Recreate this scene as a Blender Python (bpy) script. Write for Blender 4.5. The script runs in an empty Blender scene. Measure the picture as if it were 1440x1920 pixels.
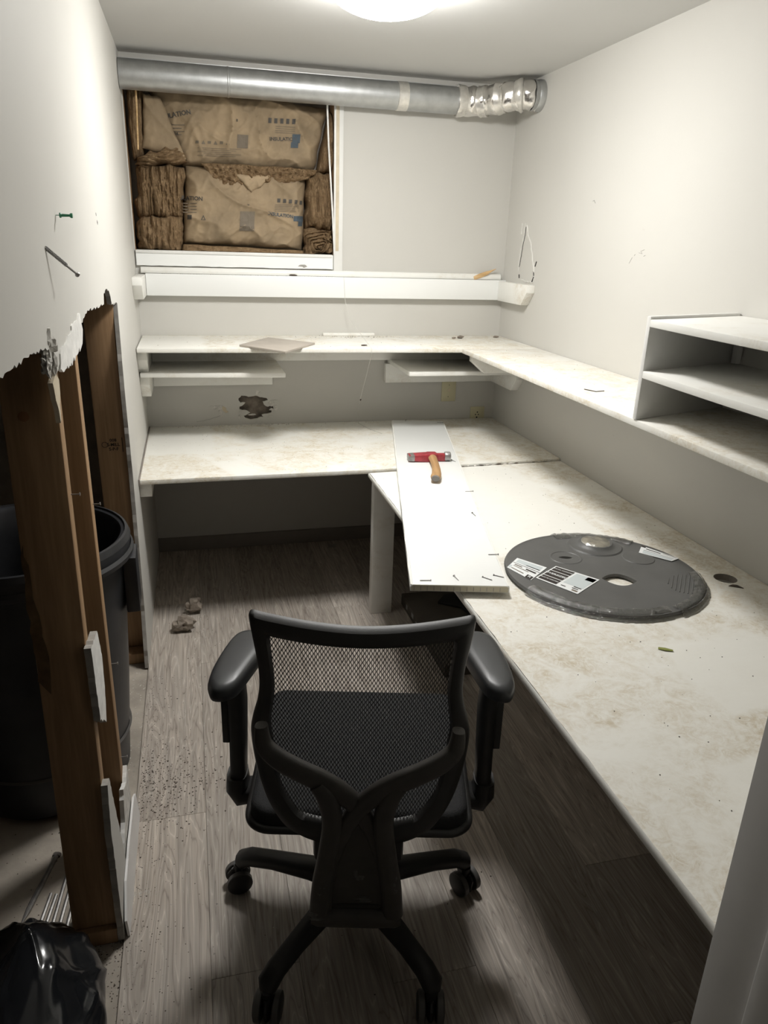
import bpy, bmesh, math, random
from mathutils import Vector, Matrix, noise
from mathutils.bvhtree import BVHTree
random.seed(7)
S = bpy.context.scene
COL = S.collection
# ------------------------------------------------------------------ camera
W, H = 1.6557, 2.076
cr, cu, cf = Vector((0.96931539, -0.24400458, 0.0298235)), Vector((0.05717214, 0.34177045, 0.93804281)), Vector((0.23907953, 0.90755426, -0.34523362))
cam_d = bpy.data.cameras.new('camera'); cam = bpy.data.objects.new('camera', cam_d); COL.objects.link(cam)
cam.matrix_world = Matrix(((cr.x, cu.x, -cf.x, 0.21650738), (cr.y, cu.y, -cf.y, -3.3851689), (cr.z, cu.z, -cf.z, 1.421523), (0, 0, 0, 1)))
cam_d.sensor_fit = 'VERTICAL'; cam_d.sensor_height = 36.0; cam_d.lens = 1372.508 / 1920 * 36; cam_d.clip_start = 0.02
S.camera = cam
# ------------------------------------------------------------------ world and exposure
wd = bpy.data.worlds.new('world'); S.world = wd; wd.use_nodes = True
wd.node_tree.nodes['Background'].inputs[0].default_value = (0, 0, 0, 1)
wd.node_tree.nodes['Background'].inputs[1].default_value = 0.0
S.view_settings.view_transform = 'Standard'; S.view_settings.look = 'None'
S.view_settings.gamma = 1.0; S.view_settings.use_curve_mapping = False
S.view_settings.exposure = 0.27
LAMP_POWER = 78.0      # emission strength of the ceiling dome

# ------------------------------------------------------------------ materials
def newmat(name):
    m = bpy.data.materials.new(name); m.use_nodes = True
    nt = m.node_tree; return m, nt, nt.nodes, nt.links, nt.nodes['Principled BSDF']

def ramp(N, L, src, stops):
    r = N.new('ShaderNodeValToRGB'); cr_ = r.color_ramp
    while len(cr_.elements) > 1: cr_.elements.remove(cr_.elements[-1])
    cr_.elements[0].position = stops[0][0]; cr_.elements[0].color = (*stops[0][1], 1)
    for p, c in stops[1:]:
        e = cr_.elements.new(p); e.color = (*c, 1)
    L.new(src, r.inputs[0]); return r.outputs[0]

def coords(N, L, scale=(1, 1, 1), rot=(0, 0, 0), kind='Object', rnd=False):
    t = N.new('ShaderNodeTexCoord'); mp = N.new('ShaderNodeMapping')
    mp.inputs['Scale'].default_value = scale; mp.inputs['Rotation'].default_value = rot
    L.new(t.outputs[kind], mp.inputs[0])
    if rnd:
        oi = N.new('ShaderNodeObjectInfo'); mu = N.new('ShaderNodeMath'); mu.operation = 'MULTIPLY'; mu.inputs[1].default_value = 37.0
        L.new(oi.outputs['Random'], mu.inputs[0]); cb = N.new('ShaderNodeCombineXYZ')
        for i in range(3): L.new(mu.outputs[0], cb.inputs[i])
        L.new(cb.outputs[0], mp.inputs['Location'])
    return mp.outputs[0]

def noisef(N, L, vec, scale, detail=4, rough=.55, dist=0):
    n = N.new('ShaderNodeTexNoise'); n.inputs['Scale'].default_value = scale; n.inputs['Detail'].default_value = detail
    n.inputs['Roughness'].default_value = rough; n.inputs['Distortion'].default_value = dist
    L.new(vec, n.inputs['Vector']); return n.outputs['Fac']

def mix(N, L, fac, a, b, mode='MIX'):
    m = N.new('ShaderNodeMix'); m.data_type = 'RGBA'; m.blend_type = mode
    for sock, v in ((m.inputs[0], fac), (m.inputs[6], a), (m.inputs[7], b)):
        if isinstance(v, (int, float)): sock.default_value = v
        elif isinstance(v, tuple): sock.default_value = (*v, 1)
        else: L.new(v, sock)
    return m.outputs[2]

def bump(N, L, P, h, strength=.3, dist=.002):
    b = N.new('ShaderNodeBump'); b.inputs['Strength'].default_value = strength; b.inputs['Distance'].default_value = dist
    L.new(h, b.inputs['Height']); L.new(b.outputs[0], P.inputs['Normal'])

def plain(name, col, rough=.5, metal=0.0, vary=.08, scale=8, bmp=0, bscale=60, spec=.5):
    m, nt, N, L, P = newmat(name)
    v = coords(N, L, rnd=True)
    n = noisef(N, L, v, scale, 4)
    c1 = tuple(max(0, c * (1 - vary)) for c in col); c2 = tuple(min(1, c * (1 + vary)) for c in col)
    L.new(ramp(N, L, n, [(.3, c1), (.7, c2)]), P.inputs['Base Color'])
    P.inputs['Roughness'].default_value = rough; P.inputs['Metallic'].default_value = metal
    P.inputs['Specular IOR Level'].default_value = spec
    if bmp: bump(N, L, P, noisef(N, L, v, bscale, 5), bmp)
    return m

def wall_paint(name, col):
    m, nt, N, L, P = newmat(name)
    v = coords(N, L)
    big = noisef(N, L, v, 1.3, 3); fine = noisef(N, L, v, 160, 3)
    c = ramp(N, L, big, [(.3, tuple(x * .97 for x in col)), (.7, tuple(min(1, x * 1.02) for x in col))])
    sp = ramp(N, L, noisef(N, L, v, 23, 6, .7), [(.25, (.86, .84, .8)), (.31, (1, 1, 1))])
    L.new(mix(N, L, 1.0, c, sp, 'MULTIPLY'), P.inputs['Base Color'])
    P.inputs['Roughness'].default_value = .62; P.inputs['Specular IOR Level'].default_value = .35
    bump(N, L, P, fine, .12, .001); return m

def dirty_white(name, white, dirt, cover=.5, rough=.42, clean=()):
    m, nt, N, L, P = newmat(name)
    v = coords(N, L)
    a = noisef(N, L, v, 2.6, 7, .62, .7); b = noisef(N, L, v, 11, 8, .7, 1.2); sm = noisef(N, L, coords(N, L, (6, 30, 6), (0, 0, .5)), 1.6, 6, .7, .4)
    area = ramp(N, L, a, [(cover - .07, (0, 0, 0)), (cover + .06, (1, 1, 1))])
    patch = ramp(N, L, b, [(.38, (.15, .15, .15)), (.62, (1, 1, 1))])
    smear = ramp(N, L, sm, [(.5, (0, 0, 0)), (.66, (1, 1, 1))])
    fleck = ramp(N, L, noisef(N, L, v, 34, 9, .75, 2.2), [(.40, (.25, .25, .25)), (.56, (1, 1, 1))])
    area = mix(N, L, 1.0, area, fleck, 'MULTIPLY')
    if clean:      # places where boxes stood and kept the dust off
        def mth(op, a, b=None):
            n = N.new('ShaderNodeMath'); n.operation = op
            for i, q in enumerate((a, b)):
                if q is None: continue
                if isinstance(q, (int, float)): n.inputs[i].default_value = q
                else: L.new(q, n.inputs[i])
            return n.outputs[0]
        sp = N.new('ShaderNodeSeparateXYZ'); L.new(v, sp.inputs[0]); wob = mth('MULTIPLY', mth('SUBTRACT', noisef(N, L, v, 6, 4), .5), .12)
        for x0, x1, y0, y1 in clean:
            dx = mth('SUBTRACT', mth('ABSOLUTE', mth('SUBTRACT', sp.outputs[0], (x0 + x1) / 2)), (x1 - x0) / 2)
            dy = mth('SUBTRACT', mth('ABSOLUTE', mth('SUBTRACT', sp.outputs[1], (y0 + y1) / 2)), (y1 - y0) / 2)
            d = mth('ADD', mth('MAXIMUM', dx, dy), wob)
            area = mix(N, L, 1.0, area, ramp(N, L, mth('ADD', mth('MULTIPLY', d, 10), .5), [(.38, (.08, .08, .08)), (.62, (1, 1, 1))]), 'MULTIPLY')
    f = mix(N, L, 1.0, area, patch, 'MULTIPLY')
    col = mix(N, L, f, white, dirt)
    col = mix(N, L, mix(N, L, 1.0, smear, (.35, .35, .35), 'MULTIPLY'), col, tuple(min(1, w * 1.03) for w in white))
    dust = ramp(N, L, noisef(N, L, v, 55, 8, .75, .3), [(.3, (.62, .59, .5)), (.4, (1, 1, 1))])
    col = mix(N, L, mix(N, L, 1.0, area, (.75, .75, .75), 'MULTIPLY'), col, mix(N, L, 1.0, col, dust, 'MULTIPLY'))
    L.new(col, P.inputs['Base Color'])
    L.new(ramp(N, L, f, [(0, (rough,) * 3), (1, (.75,) * 3)]), P.inputs['Roughness'])
    bump(N, L, P, b, .06, .001); return m

def plank_mat():
    m, nt, N, L, P = newmat('grey_oak_plank')
    v = coords(N, L, (11, .85, 11), rnd=True); vf = coords(N, L, (120, 3.5, 120), rnd=True)
    g = noisef(N, L, v, 1.6, 3, .5, .5)
    mu = N.new('ShaderNodeMath'); mu.operation = 'MULTIPLY'; mu.inputs[1].default_value = 13; L.new(g, mu.inputs[0])
    fr = N.new('ShaderNodeMath'); fr.operation = 'PINGPONG'; fr.inputs[1].default_value = .5; L.new(mu.outputs[0], fr.inputs[0])
    rings = ramp(N, L, fr.outputs[0], [(0, (.285, .248, .215)), (.08, (.405, .36, .315)), (.40, (.455, .41, .363)), (.46, (.50, .455, .405)), (.5, (.60, .555, .50))])
    fine = ramp(N, L, noisef(N, L, vf, 1, 4, .65), [(.3, (.72, .72, .72)), (.7, (1.14, 1.13, 1.12))])
    col = mix(N, L, 1.0, rings, fine, 'MULTIPLY')
    oi = N.new('ShaderNodeObjectInfo')
    tone = ramp(N, L, oi.outputs['Random'], [(0, (.8, .79, .78)), (.5, (1, 1, 1)), (1, (1.14, 1.12, 1.1))])
    col = mix(N, L, 1.0, col, tone, 'MULTIPLY')
    w = coords(N, L, kind='Object', scale=(1, 1, 1), rnd=True)
    dust = ramp(N, L, noisef(N, L, w, 3.2, 8, .7, .6), [(.5, (0, 0, 0)), (.8, (.4, .4, .4))])
    col = mix(N, L, dust, col, (.46, .425, .38))
    L.new(col, P.inputs['Base Color']); P.inputs['Roughness'].default_value = .5; P.inputs['Specular IOR Level'].default_value = .35
    bump(N, L, P, noisef(N, L, vf, 1, 4, .65), .18, .0006); return m

def wood_mat(name, c1, c2, axis=2, rough=.65, s=1.0):
    m, nt, N, L, P = newmat(name)
    sc = [28 * s] * 3; sc[axis] = 1.5 * s; sf = [150 * s] * 3; sf[axis] = 4 * s
    g = noisef(N, L, coords(N, L, tuple(sc), rnd=True), 1, 4, .55, .6); gf = noisef(N, L, coords(N, L, tuple(sf), rnd=True), 1, 3)
    col = ramp(N, L, g, [(.3, c1), (.7, c2)])
    col = mix(N, L, 1.0, col, ramp(N, L, gf, [(.3, (.86, .84, .8)), (.7, (1.08, 1.07, 1.05))]), 'MULTIPLY')
    L.new(col, P.inputs['Base Color']); P.inputs['Roughness'].default_value = rough; P.inputs['Specular IOR Level'].default_value = .25
    bump(N, L, P, gf, .15, .0006); return m

def fibre_mat(name, c1, c2, c3, sc=(40, 40, 14)):
    m, nt, N, L, P = newmat(name)
    a = noisef(N, L, coords(N, L, sc, rnd=True), 1, 7, .7, 1.5); b = noisef(N, L, coords(N, L), 220, 4, .7)
    col = ramp(N, L, a, [(.28, c1), (.5, c2), (.74, c3)])
    col = mix(N, L, 1.0, col, ramp(N, L, b, [(.3, (.7, .68, .64)), (.7, (1.15, 1.12, 1.08))]), 'MULTIPLY')
    L.new(col, P.inputs['Base Color']); P.inputs['Roughness'].default_value = .95; P.inputs['Specular IOR Level'].default_value = .1
    bump(N, L, P, a, .9, .006); return m

def emis(name, col, strength):
    m, nt, N, L, P = newmat(name)
    P.inputs['Base Color'].default_value = (.9, .9, .9, 1); P.inputs['Emission Color'].default_value = (*col, 1)
    P.inputs['Emission Strength'].default_value = strength; return m

def wrap_mat():
    m, nt, N, L, P = newmat('clear_shrink_wrap')
    for n in list(N):
        if n.type != 'OUTPUT_MATERIAL': N.remove(n)
    out = [n for n in N if n.type == 'OUTPUT_MATERIAL'][0]
    t = N.new('ShaderNodeBsdfTransparent'); g = N.new('ShaderNodeBsdfGlossy'); g.inputs['Roughness'].default_value = .12
    fr = N.new('ShaderNodeFresnel'); fr.inputs[0].default_value = 1.6
    b = N.new('ShaderNodeBump'); b.inputs['Strength'].default_value = .9; b.inputs['Distance'].default_value = .004
    L.new(noisef(N, L, coords(N, L), 90, 4, .6, 1.5), b.inputs['Height']); L.new(b.outputs[0], g.inputs['Normal']); L.new(b.outputs[0], fr.inputs['Normal'])
    mx = N.new('ShaderNodeMixShader'); ad = N.new('ShaderNodeMath'); ad.inputs[1].default_value = .1; L.new(fr.outputs[0], ad.inputs[0])
    L.new(ad.outputs[0], mx.inputs[0]); L.new(t.outputs[0], mx.inputs[1]); L.new(g.outputs[0], mx.inputs[2]); L.new(mx.outputs[0], out.inputs[0])
    return m

M = {}
M['wall'] = wall_paint('warm_grey_wall_paint', (.585, .572, .535))
M['ceil'] = wall_paint('ceiling_paint', (.60, .597, .58))
M['gyp'] = plain('gypsum_core', (.62, .6, .56), .9, vary=.25, scale=60, bmp=.8, bscale=90)
M['paper'] = plain('torn_drywall_paper', (.78, .77, .74), .85, vary=.12, scale=40, bmp=.5)
M['greypaper'] = plain('grey_drywall_back', (.36, .34, .31), .9, vary=.2, scale=30)
M['concrete'] = plain('concrete_slab', (.40, .355, .30), .85, vary=.3, scale=7, bmp=.4, bscale=80)
M['plank'] = plank_mat()
M['white'] = dirty_white('white_shelf_paint', (.84, .835, .795), (.66, .61, .52), .58)
M['desk'] = dirty_white('dusty_white_desk', (.86, .85, .80), (.63, .56, .435), .45, clean=[(.0, .27, -.48, -.03)])
M['sidedesk'] = dirty_white('dusty_white_side_desk', (.86, .85, .80), (.60, .53, .41), .43, clean=[(.80, 1.41, -1.62, -.80), (1.17, 1.46, -2.42, -2.15), (1.02, 1.32, -2.70, -2.52)])
M['board'] = dirty_white('bright_white_board', (.86, .87, .855), (.7, .68, .62), .75, .35)
M['trimw'] = plain('white_trim_paint', (.76, .755, .73), .4, vary=.05)
M['jamb'] = plain('door_jamb_paint', (.80, .79, .78), .4, vary=.04)
M['baseb'] = plain('dark_baseboard', (.235, .21, .185), .6, vary=.1)
M['endgrain'] = wood_mat('raw_board_end', (.50, .46, .34), (.68, .65, .54), 0)
M['stud'] = wood_mat('pine_stud', (.30, .185, .10), (.45, .295, .17), 2)
M['studdark'] = plain('wood_knot', (.17, .075, .03), .7, vary=.3)
M['bark'] = plain('wane_bark', (.13, .075, .035), .9, vary=.35, scale=30, bmp=.8)
M['ink'] = plain('black_stamp_ink', (.03, .022, .018), .8)
M['galv'] = plain('galvanised_steel', (.50, .51, .51), .46, 1.0, .1, 25, .05, 150)
M['foil'] = plain('foil_tape', (.80, .78, .75), .2, 1.0, .08, 30, 1.0, 55)
M['foilband'] = plain('foil_tape_band', (.76, .74, .70), .35, .85, .12, 40, .7, 60)
M['kraft'] = plain('kraft_paper_facing', (.285, .212, .13), .8, vary=.28, scale=7, bmp=.6, bscale=30)
M['fibre'] = fibre_mat('brown_insulation_fibre', (.17, .112, .062), (.24, .165, .096), (.34, .25, .155))
M['printdark'] = plain('faded_dark_print', (.075, .068, .06), .8)
M['printblue'] = plain('faded_blue_print', (.062, .082, .10), .8)
M['printgrey'] = plain('faded_grey_print', (.165, .135, .10), .8)
M['bin'] = plain('black_bin_plastic', (.022, .023, .026), .42, vary=.3, scale=12, bmp=.15, bscale=40)
M['bag'] = plain('black_bag_plastic', (.012, .013, .015), .16, vary=.2, bmp=.25, bscale=5)
M['chair'] = plain('black_chair_plastic', (.022, .021, .020), .48, vary=.15, scale=30, bmp=.08, bscale=300)
M['yoke'] = plain('charcoal_yoke_plastic', (.052, .047, .042), .55, vary=.15, scale=30, bmp=.1, bscale=300)
M['armpad'] = plain('black_soft_armpad', (.030, .032, .035), .4, vary=.1)
M['mesh'] = plain('black_mesh_fabric', (.026, .025, .025), .6, vary=.1)
M['seat'] = plain('black_seat_fabric', (.014, .014, .015), .85, vary=.25, scale=200, bmp=.5, bscale=400)
M['wheel'] = plain('grey_caster_tread', (.10, .095, .09), .5, vary=.15)
M['scuff'] = plain('chalky_scuff', (.13, .125, .12), .9, vary=.3, scale=80)
M['disc'] = plain('dark_grey_disc_plastic', (.105, .105, .102), .48, vary=.12, scale=9, bmp=.08, bscale=30)
M['ridge'] = plain('worn_grey_ridge', (.33, .33, .32), .5)
M['label'] = plain('white_paper_label', (.80, .82, .82), .5, vary=.03)
M['labelgrey'] = plain('grey_label_field', (.56, .61, .62), .5, vary=.03)
M['red'] = plain('worn_red_enamel', (.33, .035, .045), .4, vary=.3, scale=40)
M['steel'] = plain('worn_steel', (.34, .33, .32), .42, .7, vary=.25, scale=60)
M['handle'] = wood_mat('hickory_handle', (.36, .205, .09), (.52, .33, .17), 1, .5)
M['ivory'] = plain('ivory_plate', (.60, .56, .38), .45, vary=.04)
M['black'] = plain('black_slot', (.01, .01, .01), .6)
M['green'] = plain('green_plastic', (.03, .22, .11), .4)
M['leaf'] = plain('dry_green_leaf', (.25, .27, .07), .7, vary=.2)
M['tile'] = plain('beige_grey_tile', (.43, .385, .335), .55, vary=.1, scale=10)
M['tileedge'] = plain('tile_edge', (.22, .2, .18), .8)
M['rock'] = plain('concrete_chunk_rock', (.26, .22, .18), .95, vary=.4, scale=25, bmp=.9, bscale=60)
M['crumbd'] = plain('dark_crumbs', (.085, .065, .05), .95, vary=.4)
M['crumbw'] = plain('white_crumbs', (.66, .63, .58), .9, vary=.2)
M['splinter'] = wood_mat('splintered_wood', (.55, .36, .17), (.72, .52, .30), 0)
M['boxdark'] = plain('dark_flat_box_card', (.075, .065, .052), .7, vary=.2)
M['string'] = plain('pale_string', (.62, .61, .57), .7)
M['wrap'] = wrap_mat()
M['pine'] = plain('cream_painted_strip', (.60, .52, .385), .6, vary=.1, scale=30)
M['crack'] = plain('dark_crack', (.03, .027, .024), .95)
M['raisedpaint'] = plain('lifted_paint_edge', (.70, .69, .65), .6, vary=.1, scale=60, bmp=.6)
M['pencil'] = plain('grey_scuff_mark', (.33, .32, .30), .8)
M['lamp'] = emis('lamp_diffuser_glow', (1.0, .985, .955), LAMP_POWER)

# ------------------------------------------------------------------ mesh helpers
class MB:
    def __init__(s): s.v = []; s.f = []
    def add(s, vs, fs):
        o = len(s.v); s.v += [tuple(v) for v in vs]; s.f += [tuple(i + o for i in f) for f in fs]; return s
    def box(s, x0, x1, y0, y1, z0, z1):
        return s.add([(x0, y0, z0), (x1, y0, z0), (x1, y1, z0), (x0, y1, z0), (x0, y0, z1), (x1, y0, z1), (x1, y1, z1), (x0, y1, z1)],
                     [(0, 3, 2, 1), (4, 5, 6, 7), (0, 1, 5, 4), (1, 2, 6, 5), (2, 3, 7, 6), (3, 0, 4, 7)])
    def prism(s, poly, fa, fb):
        """poly: list of 2D points, fa/fb map a 2D point to 3D for the two faces"""
        n = len(poly)
        return s.add([fa(p) for p in poly] + [fb(p) for p in poly],
                     [tuple(range(n - 1, -1, -1)), tuple(range(n, 2 * n))] + [(i, (i + 1) % n, n + (i + 1) % n, n + i) for i in range(n)])
    def sweep(s, path, wid, thk, nrm, n=12, power=1.0):
        P = [Vector(p) for p in path]; k = len(P); vs = []
        for i, p in enumerate(P):
            T = (P[min(i + 1, k - 1)] - P[max(i - 1, 0)]).normalized(); Nn = Vector(nrm(i) if callable(nrm) else nrm)
            Sd = T.cross(Nn).normalized(); Nn = Sd.cross(T).normalized()
            w = wid[i] if isinstance(wid, (list, tuple)) else wid; t = thk[i] if isinstance(thk, (list, tuple)) else thk
            for j in range(n):
                a = 2 * math.pi * (j + .5) / n; c, q = math.cos(a), math.sin(a)
                c = math.copysign(abs(c) ** power, c); q = math.copysign(abs(q) ** power, q)
                vs.append(p + Sd * (w * c) + Nn * (t * q))
        fs = [(i * n + j, i * n + (j + 1) % n, (i + 1) * n + (j + 1) % n, (i + 1) * n + j) for i in range(k - 1) for j in range(n)]
        fs += [tuple(range(n - 1, -1, -1)), tuple((k - 1) * n + j for j in range(n))]
        return s.add(vs, fs)
    def tube(s, path, r, n=8):
        P = [Vector(p) for p in path]; d = (P[-1] - P[0]); up = Vector((0, 0, 1)) if abs(d.normalized().z) < .9 else Vector((1, 0, 0))
        return s.sweep(P, r, r, up, n)
    def lathe(s, prof, c=(0, 0, 0), n=32, ax='z', cap=True):
        vs = []; k = len(prof)
        for r, h in prof:
            for j in range(n):
                a = 2 * math.pi * j / n; x, y = r * math.cos(a), r * math.sin(a)
                p = {'z': (x, y, h), 'x': (h, x, y), 'y': (x, h, y)}[ax]; vs.append((c[0] + p[0], c[1] + p[1], c[2] + p[2]))
        fs = [(i * n + j, i * n + (j + 1) % n, (i + 1) * n + (j + 1) % n, (i + 1) * n + j) for i in range(k - 1) for j in range(n)]
        if cap and prof[0][0] > 1e-6: fs.append(tuple(range(n - 1, -1, -1)))
        if cap and prof[-1][0] > 1e-6: fs.append(tuple((k - 1) * n + j for j in range(n)))
        return s.add(vs, fs)
    def build(s, name, mat, parent=None, bev=0, smooth=35, sub=0, segs=2):
        me = bpy.data.meshes.new(name); me.from_pydata(s.v, [], s.f)
        bm = bmesh.new(); bm.from_mesh(me)
        bmesh.ops.remove_doubles(bm, verts=bm.verts, dist=1e-6)
        bmesh.ops.recalc_face_normals(bm, faces=bm.faces)
        if bev: bmesh.ops.bevel(bm, geom=[e for e in bm.edges if len(e.link_faces) == 2 and e.calc_face_angle(0) > .5], offset=bev, segments=segs, profile=.5, affect='EDGES')
        if sub: bmesh.ops.subdivide_edges(bm, edges=bm.edges, cuts=sub, use_grid_fill=True)
        for f in bm.faces: f.smooth = smooth > 0
        if smooth:
            for e in bm.edges:
                if len(e.link_faces) == 2 and e.calc_face_angle(0) > math.radians(smooth): e.smooth = False
        bm.to_mesh(me); bm.free()
        return link(name, me, mat, parent)

def link(name, me, mat, parent=None):
    o = bpy.data.objects.new(name, me); COL.objects.link(o)
    if mat is not None:
        if me.materials: pass
        else: me.materials.append(M[mat] if isinstance(mat, str) else mat)
    if parent is not None: o.parent = parent
    return o
def tag(o, label, cat, group=None):
    o['label'] = label; o['category'] = cat
    if group: o['group'] = group
    return o
def struct(o): o['kind'] = 'structure'; return o
def empty(name, loc=(0, 0, 0), rz=0):
    o = bpy.data.objects.new(name, None); COL.objects.link(o); o.location = loc; o.rotation_euler = (0, 0, rz); o.empty_display_size = .05; return o
def box(name, x0, x1, y0, y1, z0, z1, mat, parent=None, bev=.0015): return MB().box(x0, x1, y0, y1, z0, z1).build(name, mat, parent, bev)
def copy_tree(o, parent=None):
    c = o.copy(); COL.objects.link(c); c.parent = parent
    for ch in list(o.children): copy_tree(ch, c)
    return c
def jag(pts, step, amp, seed=0, closed=False):
    """roughen a polyline like a torn edge"""
    rr = random.Random(seed); out = []
    seq = pts + ([pts[0]] if closed else [])
    for a, b in zip(seq, seq[1:]):
        d = math.hypot(b[0] - a[0], b[1] - a[1]); n = max(1, int(d / step))
        for i in range(n):
            t = i / n; k = amp if i else 0
            out.append((a[0] + (b[0] - a[0]) * t + rr.uniform(-k, k), a[1] + (b[1] - a[1]) * t + rr.uniform(-k, k)))
    if not closed: out.append(pts[-1])
    return out
def panel(name, outer, holes, fa, fb, mat, edge_mat=None, parent=None):
    """flat panel with real holes: outline loops in 2D, mapped to its two faces"""
    bm = bmesh.new(); loops = []
    for lp in [outer] + holes:
        vs = [bm.verts.new((p[0], p[1], 0)) for p in lp]; loops.append(vs)
        for i in range(len(vs)): bm.edges.new((vs[i], vs[(i + 1) % len(vs)]))
    bmesh.ops.triangle_fill(bm, use_beauty=True, use_dissolve=False, edges=bm.edges[:], normal=(0, 0, 1))
    bm.verts.index_update(); bm.verts.ensure_lookup_table()
    pts = [tuple(v.co) for v in bm.verts]; tris = [tuple(v.index for v in f.verts) for f in bm.faces]
    lidx = [[v.index for v in lp] for lp in loops]; bm.free()
    n = len(pts); vs = [fa(p) for p in pts] + [fb(p) for p in pts]
    fs = tris + [tuple(i + n for i in reversed(t)) for t in tris]; nb = len(fs)
    for lp in lidx:
        for i in range(len(lp)): a, b = lp[i], lp[(i + 1) % len(lp)]; fs.append((a, b, n + b, n + a))
    me = bpy.data.meshes.new(name); me.from_pydata(vs, [], fs); me.materials.append(M[mat]); me.materials.append(M[edge_mat or mat])
    for i in range(nb, len(fs)): me.polygons[i].material_index = 1
    bm = bmesh.new(); bm.from_mesh(me); bmesh.ops.recalc_face_normals(bm, faces=bm.faces); bm.to_mesh(me); bm.free()
    return link(name, me, None, parent)
def text_mesh(body, size, align='CENTER'):
    cu_ = bpy.data.curves.new('lettering', 'FONT'); cu_.body = body; cu_.size = size; cu_.align_x = align; cu_.align_y = 'CENTER'; cu_.resolution_u = 2; cu_.offset = size * .025
    o = bpy.data.objects.new('lettering', cu_); COL.objects.link(o); dg = bpy.context.evaluated_depsgraph_get()
    me = bpy.data.meshes.new_from_object(o.evaluated_get(dg)); vs = [tuple(v.co) for v in me.vertices]; fs = [tuple(p.vertices) for p in me.polygons]
    bpy.data.objects.remove(o); bpy.data.curves.remove(cu_); bpy.data.meshes.remove(me); return vs, fs
def flat(name, verts, faces, mat, parent):
    me = bpy.data.meshes.new(name); me.from_pydata(verts, [], faces); return link(name, me, mat, parent)
def chunk(name, loc, r, sc, mat, seed, parent=None, sub=3, rough=.35):
    bm = bmesh.new(); bmesh.ops.create_icosphere(bm, subdivisions=sub, radius=1)
    for v in bm.verts:
        n = noise.noise(v.co * 1.3 + Vector((seed * 7.1, 0, 0))); n2 = noise.noise(v.co * 3.7 + Vector((0, seed * 3.3, 0)))
        k = 1 + rough * n * 1.6 + rough * .5 * n2; c = v.co * k
        c = Vector(round(t * 2.2) / 2.2 * .55 + t * .45 for t in c)
        v.co = Vector((c.x * sc[0] * r, c.y * sc[1] * r, c.z * sc[2] * r))
    mz = min(v.co.z for v in bm.verts)
    for v in bm.verts: v.co.z -= mz
    me = bpy.data.meshes.new(name); bm.to_mesh(me); bm.free(); o = link(name, me, mat, parent); o.location = loc; return o

# ------------------------------------------------------------------ the room shell
floor = struct(box('floor', -1.6, 2.3, -4.9, .3, -.12, -.006, 'concrete', bev=0))
# vinyl planks: each one an object, running towards the back wall
pw, pl = .18, 1.22; x = -.002
starts = (-.57, -1.05, -.30, -1.14, -.72, -.12, -.95, -.4, -.8, -.2)
for col in range(10):
    x1 = min(x + pw, W + .1); y = starts[col]; edges = [.02]
    while y > -4.5: edges.append(y); y -= pl
    edges.append(-4.6)
    for a, b in zip(edges, edges[1:]):
        MB().box(x + .0003, x1 - .0003, b + .0003, a - .0003, -.006, 0).build('plank', 'plank', floor, bev=.0005, segs=1)
    x = x1
    if x > W + .09: break
ceiling = struct(box('ceiling', -1.6, 2.3, -4.9, .3, H, H + .1, 'ceil', bev=0))
# back wall with the cut-out for the insulation and a smashed hole
OX0, OX1, OZ0, OZ1 = .004, .842, 1.36, 2.02
hole2 = [(.447, .738), (.415, .745), (.402, .732), (.402, .722), (.41, .712), (.432, .711), (.421, .700), (.405, .694), (.404, .682), (.418, .676), (.437, .674), (.452, .664), (.44, .657), (.422, .650),
         (.430, .640), (.455, .632), (.475, .634), (.492, .640), (.512, .642), (.505, .652), (.53, .657), (.551, .663), (.553, .672), (.54, .674), (.548, .683), (.560, .68), (.559, .692), (.545, .694), (.535, .690), (.517, .70), (.512, .715), (.535, .722), (.53, .731), (.5, .735), (.487, .742), (.470, .741)]
wb = struct(panel('wall_back', [(-.02, 0), (W + .02, 0), (W + .02, H), (-.02, H)],
            [[(OX0, OZ0), (OX1, OZ0), (OX1, OZ1), (OX0, OZ1)], jag(hole2, .008, .002, 5, True)],
            lambda p: (p[0], 0, p[1]), lambda p: (p[0], .0127, p[1]), 'wall', 'gyp'))
struct(box('wall_foundation', -1.6, 2.3, .16, .3, -.01, H + .02, 'concrete', bev=0))
for nm, x0, x1, z0, z1 in (('framing', -.02, .004, .0, H), ('framing', OX1, OX1 + .038, 0, H), ('framing', .66, .70, 0, OZ0 - .04)):
    box(nm, x0, x1, .0127, .12, z0, z1, 'stud', wb)
# crumpled plaster round the hole and a dent beside it
def flake(name, hx, hz, w, h, seed, mat, d=.004):
    rs_ = random.Random(seed); P = [(hx + w * math.cos(t) * rs_.uniform(.55, 1.15), hz + h * math.sin(t) * rs_.uniform(.55, 1.15)) for t in [i * math.pi / 5 for i in range(10)]]
    k1, k2 = rs_.uniform(-.25, .25), rs_.uniform(-.25, .25)
    MB().prism(P, lambda p: (p[0], -d * .4 - abs((p[0] - hx) * k1 + (p[1] - hz) * k2), p[1]), lambda p: (p[0], .002, p[1])).build(name, mat, wb)
for i, (hx, hz, w, h) in enumerate([(.487, .757, .011, .014), (.50, .752, .008, .010), (.552, .706, .014, .016), (.566, .715, .013, .008), (.572, .683, .011, .013), (.412, .668, .010, .005), (.405, .645, .008, .010), (.545, .640, .014, .004), (.46, .655, .018, .005), (.49, .618, .012, .010)]): flake('torn_paper', hx, hz, w, h, 60 + i, 'wall' if i % 2 else 'gyp')
for i, (hx, hz, w, h) in enumerate([(.312, .692, .022, .012), (.335, .684, .012, .014), (.297, .678, .012, .010), (.318, .670, .008, .016), (.345, .672, .010, .006), (.283, .695, .014, .006), (.322, .652, .006, .012)]): flake('dented_plaster', hx, hz, w, h, 80 + i, ('gyp', 'pine', 'wall')[i % 3])
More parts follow.
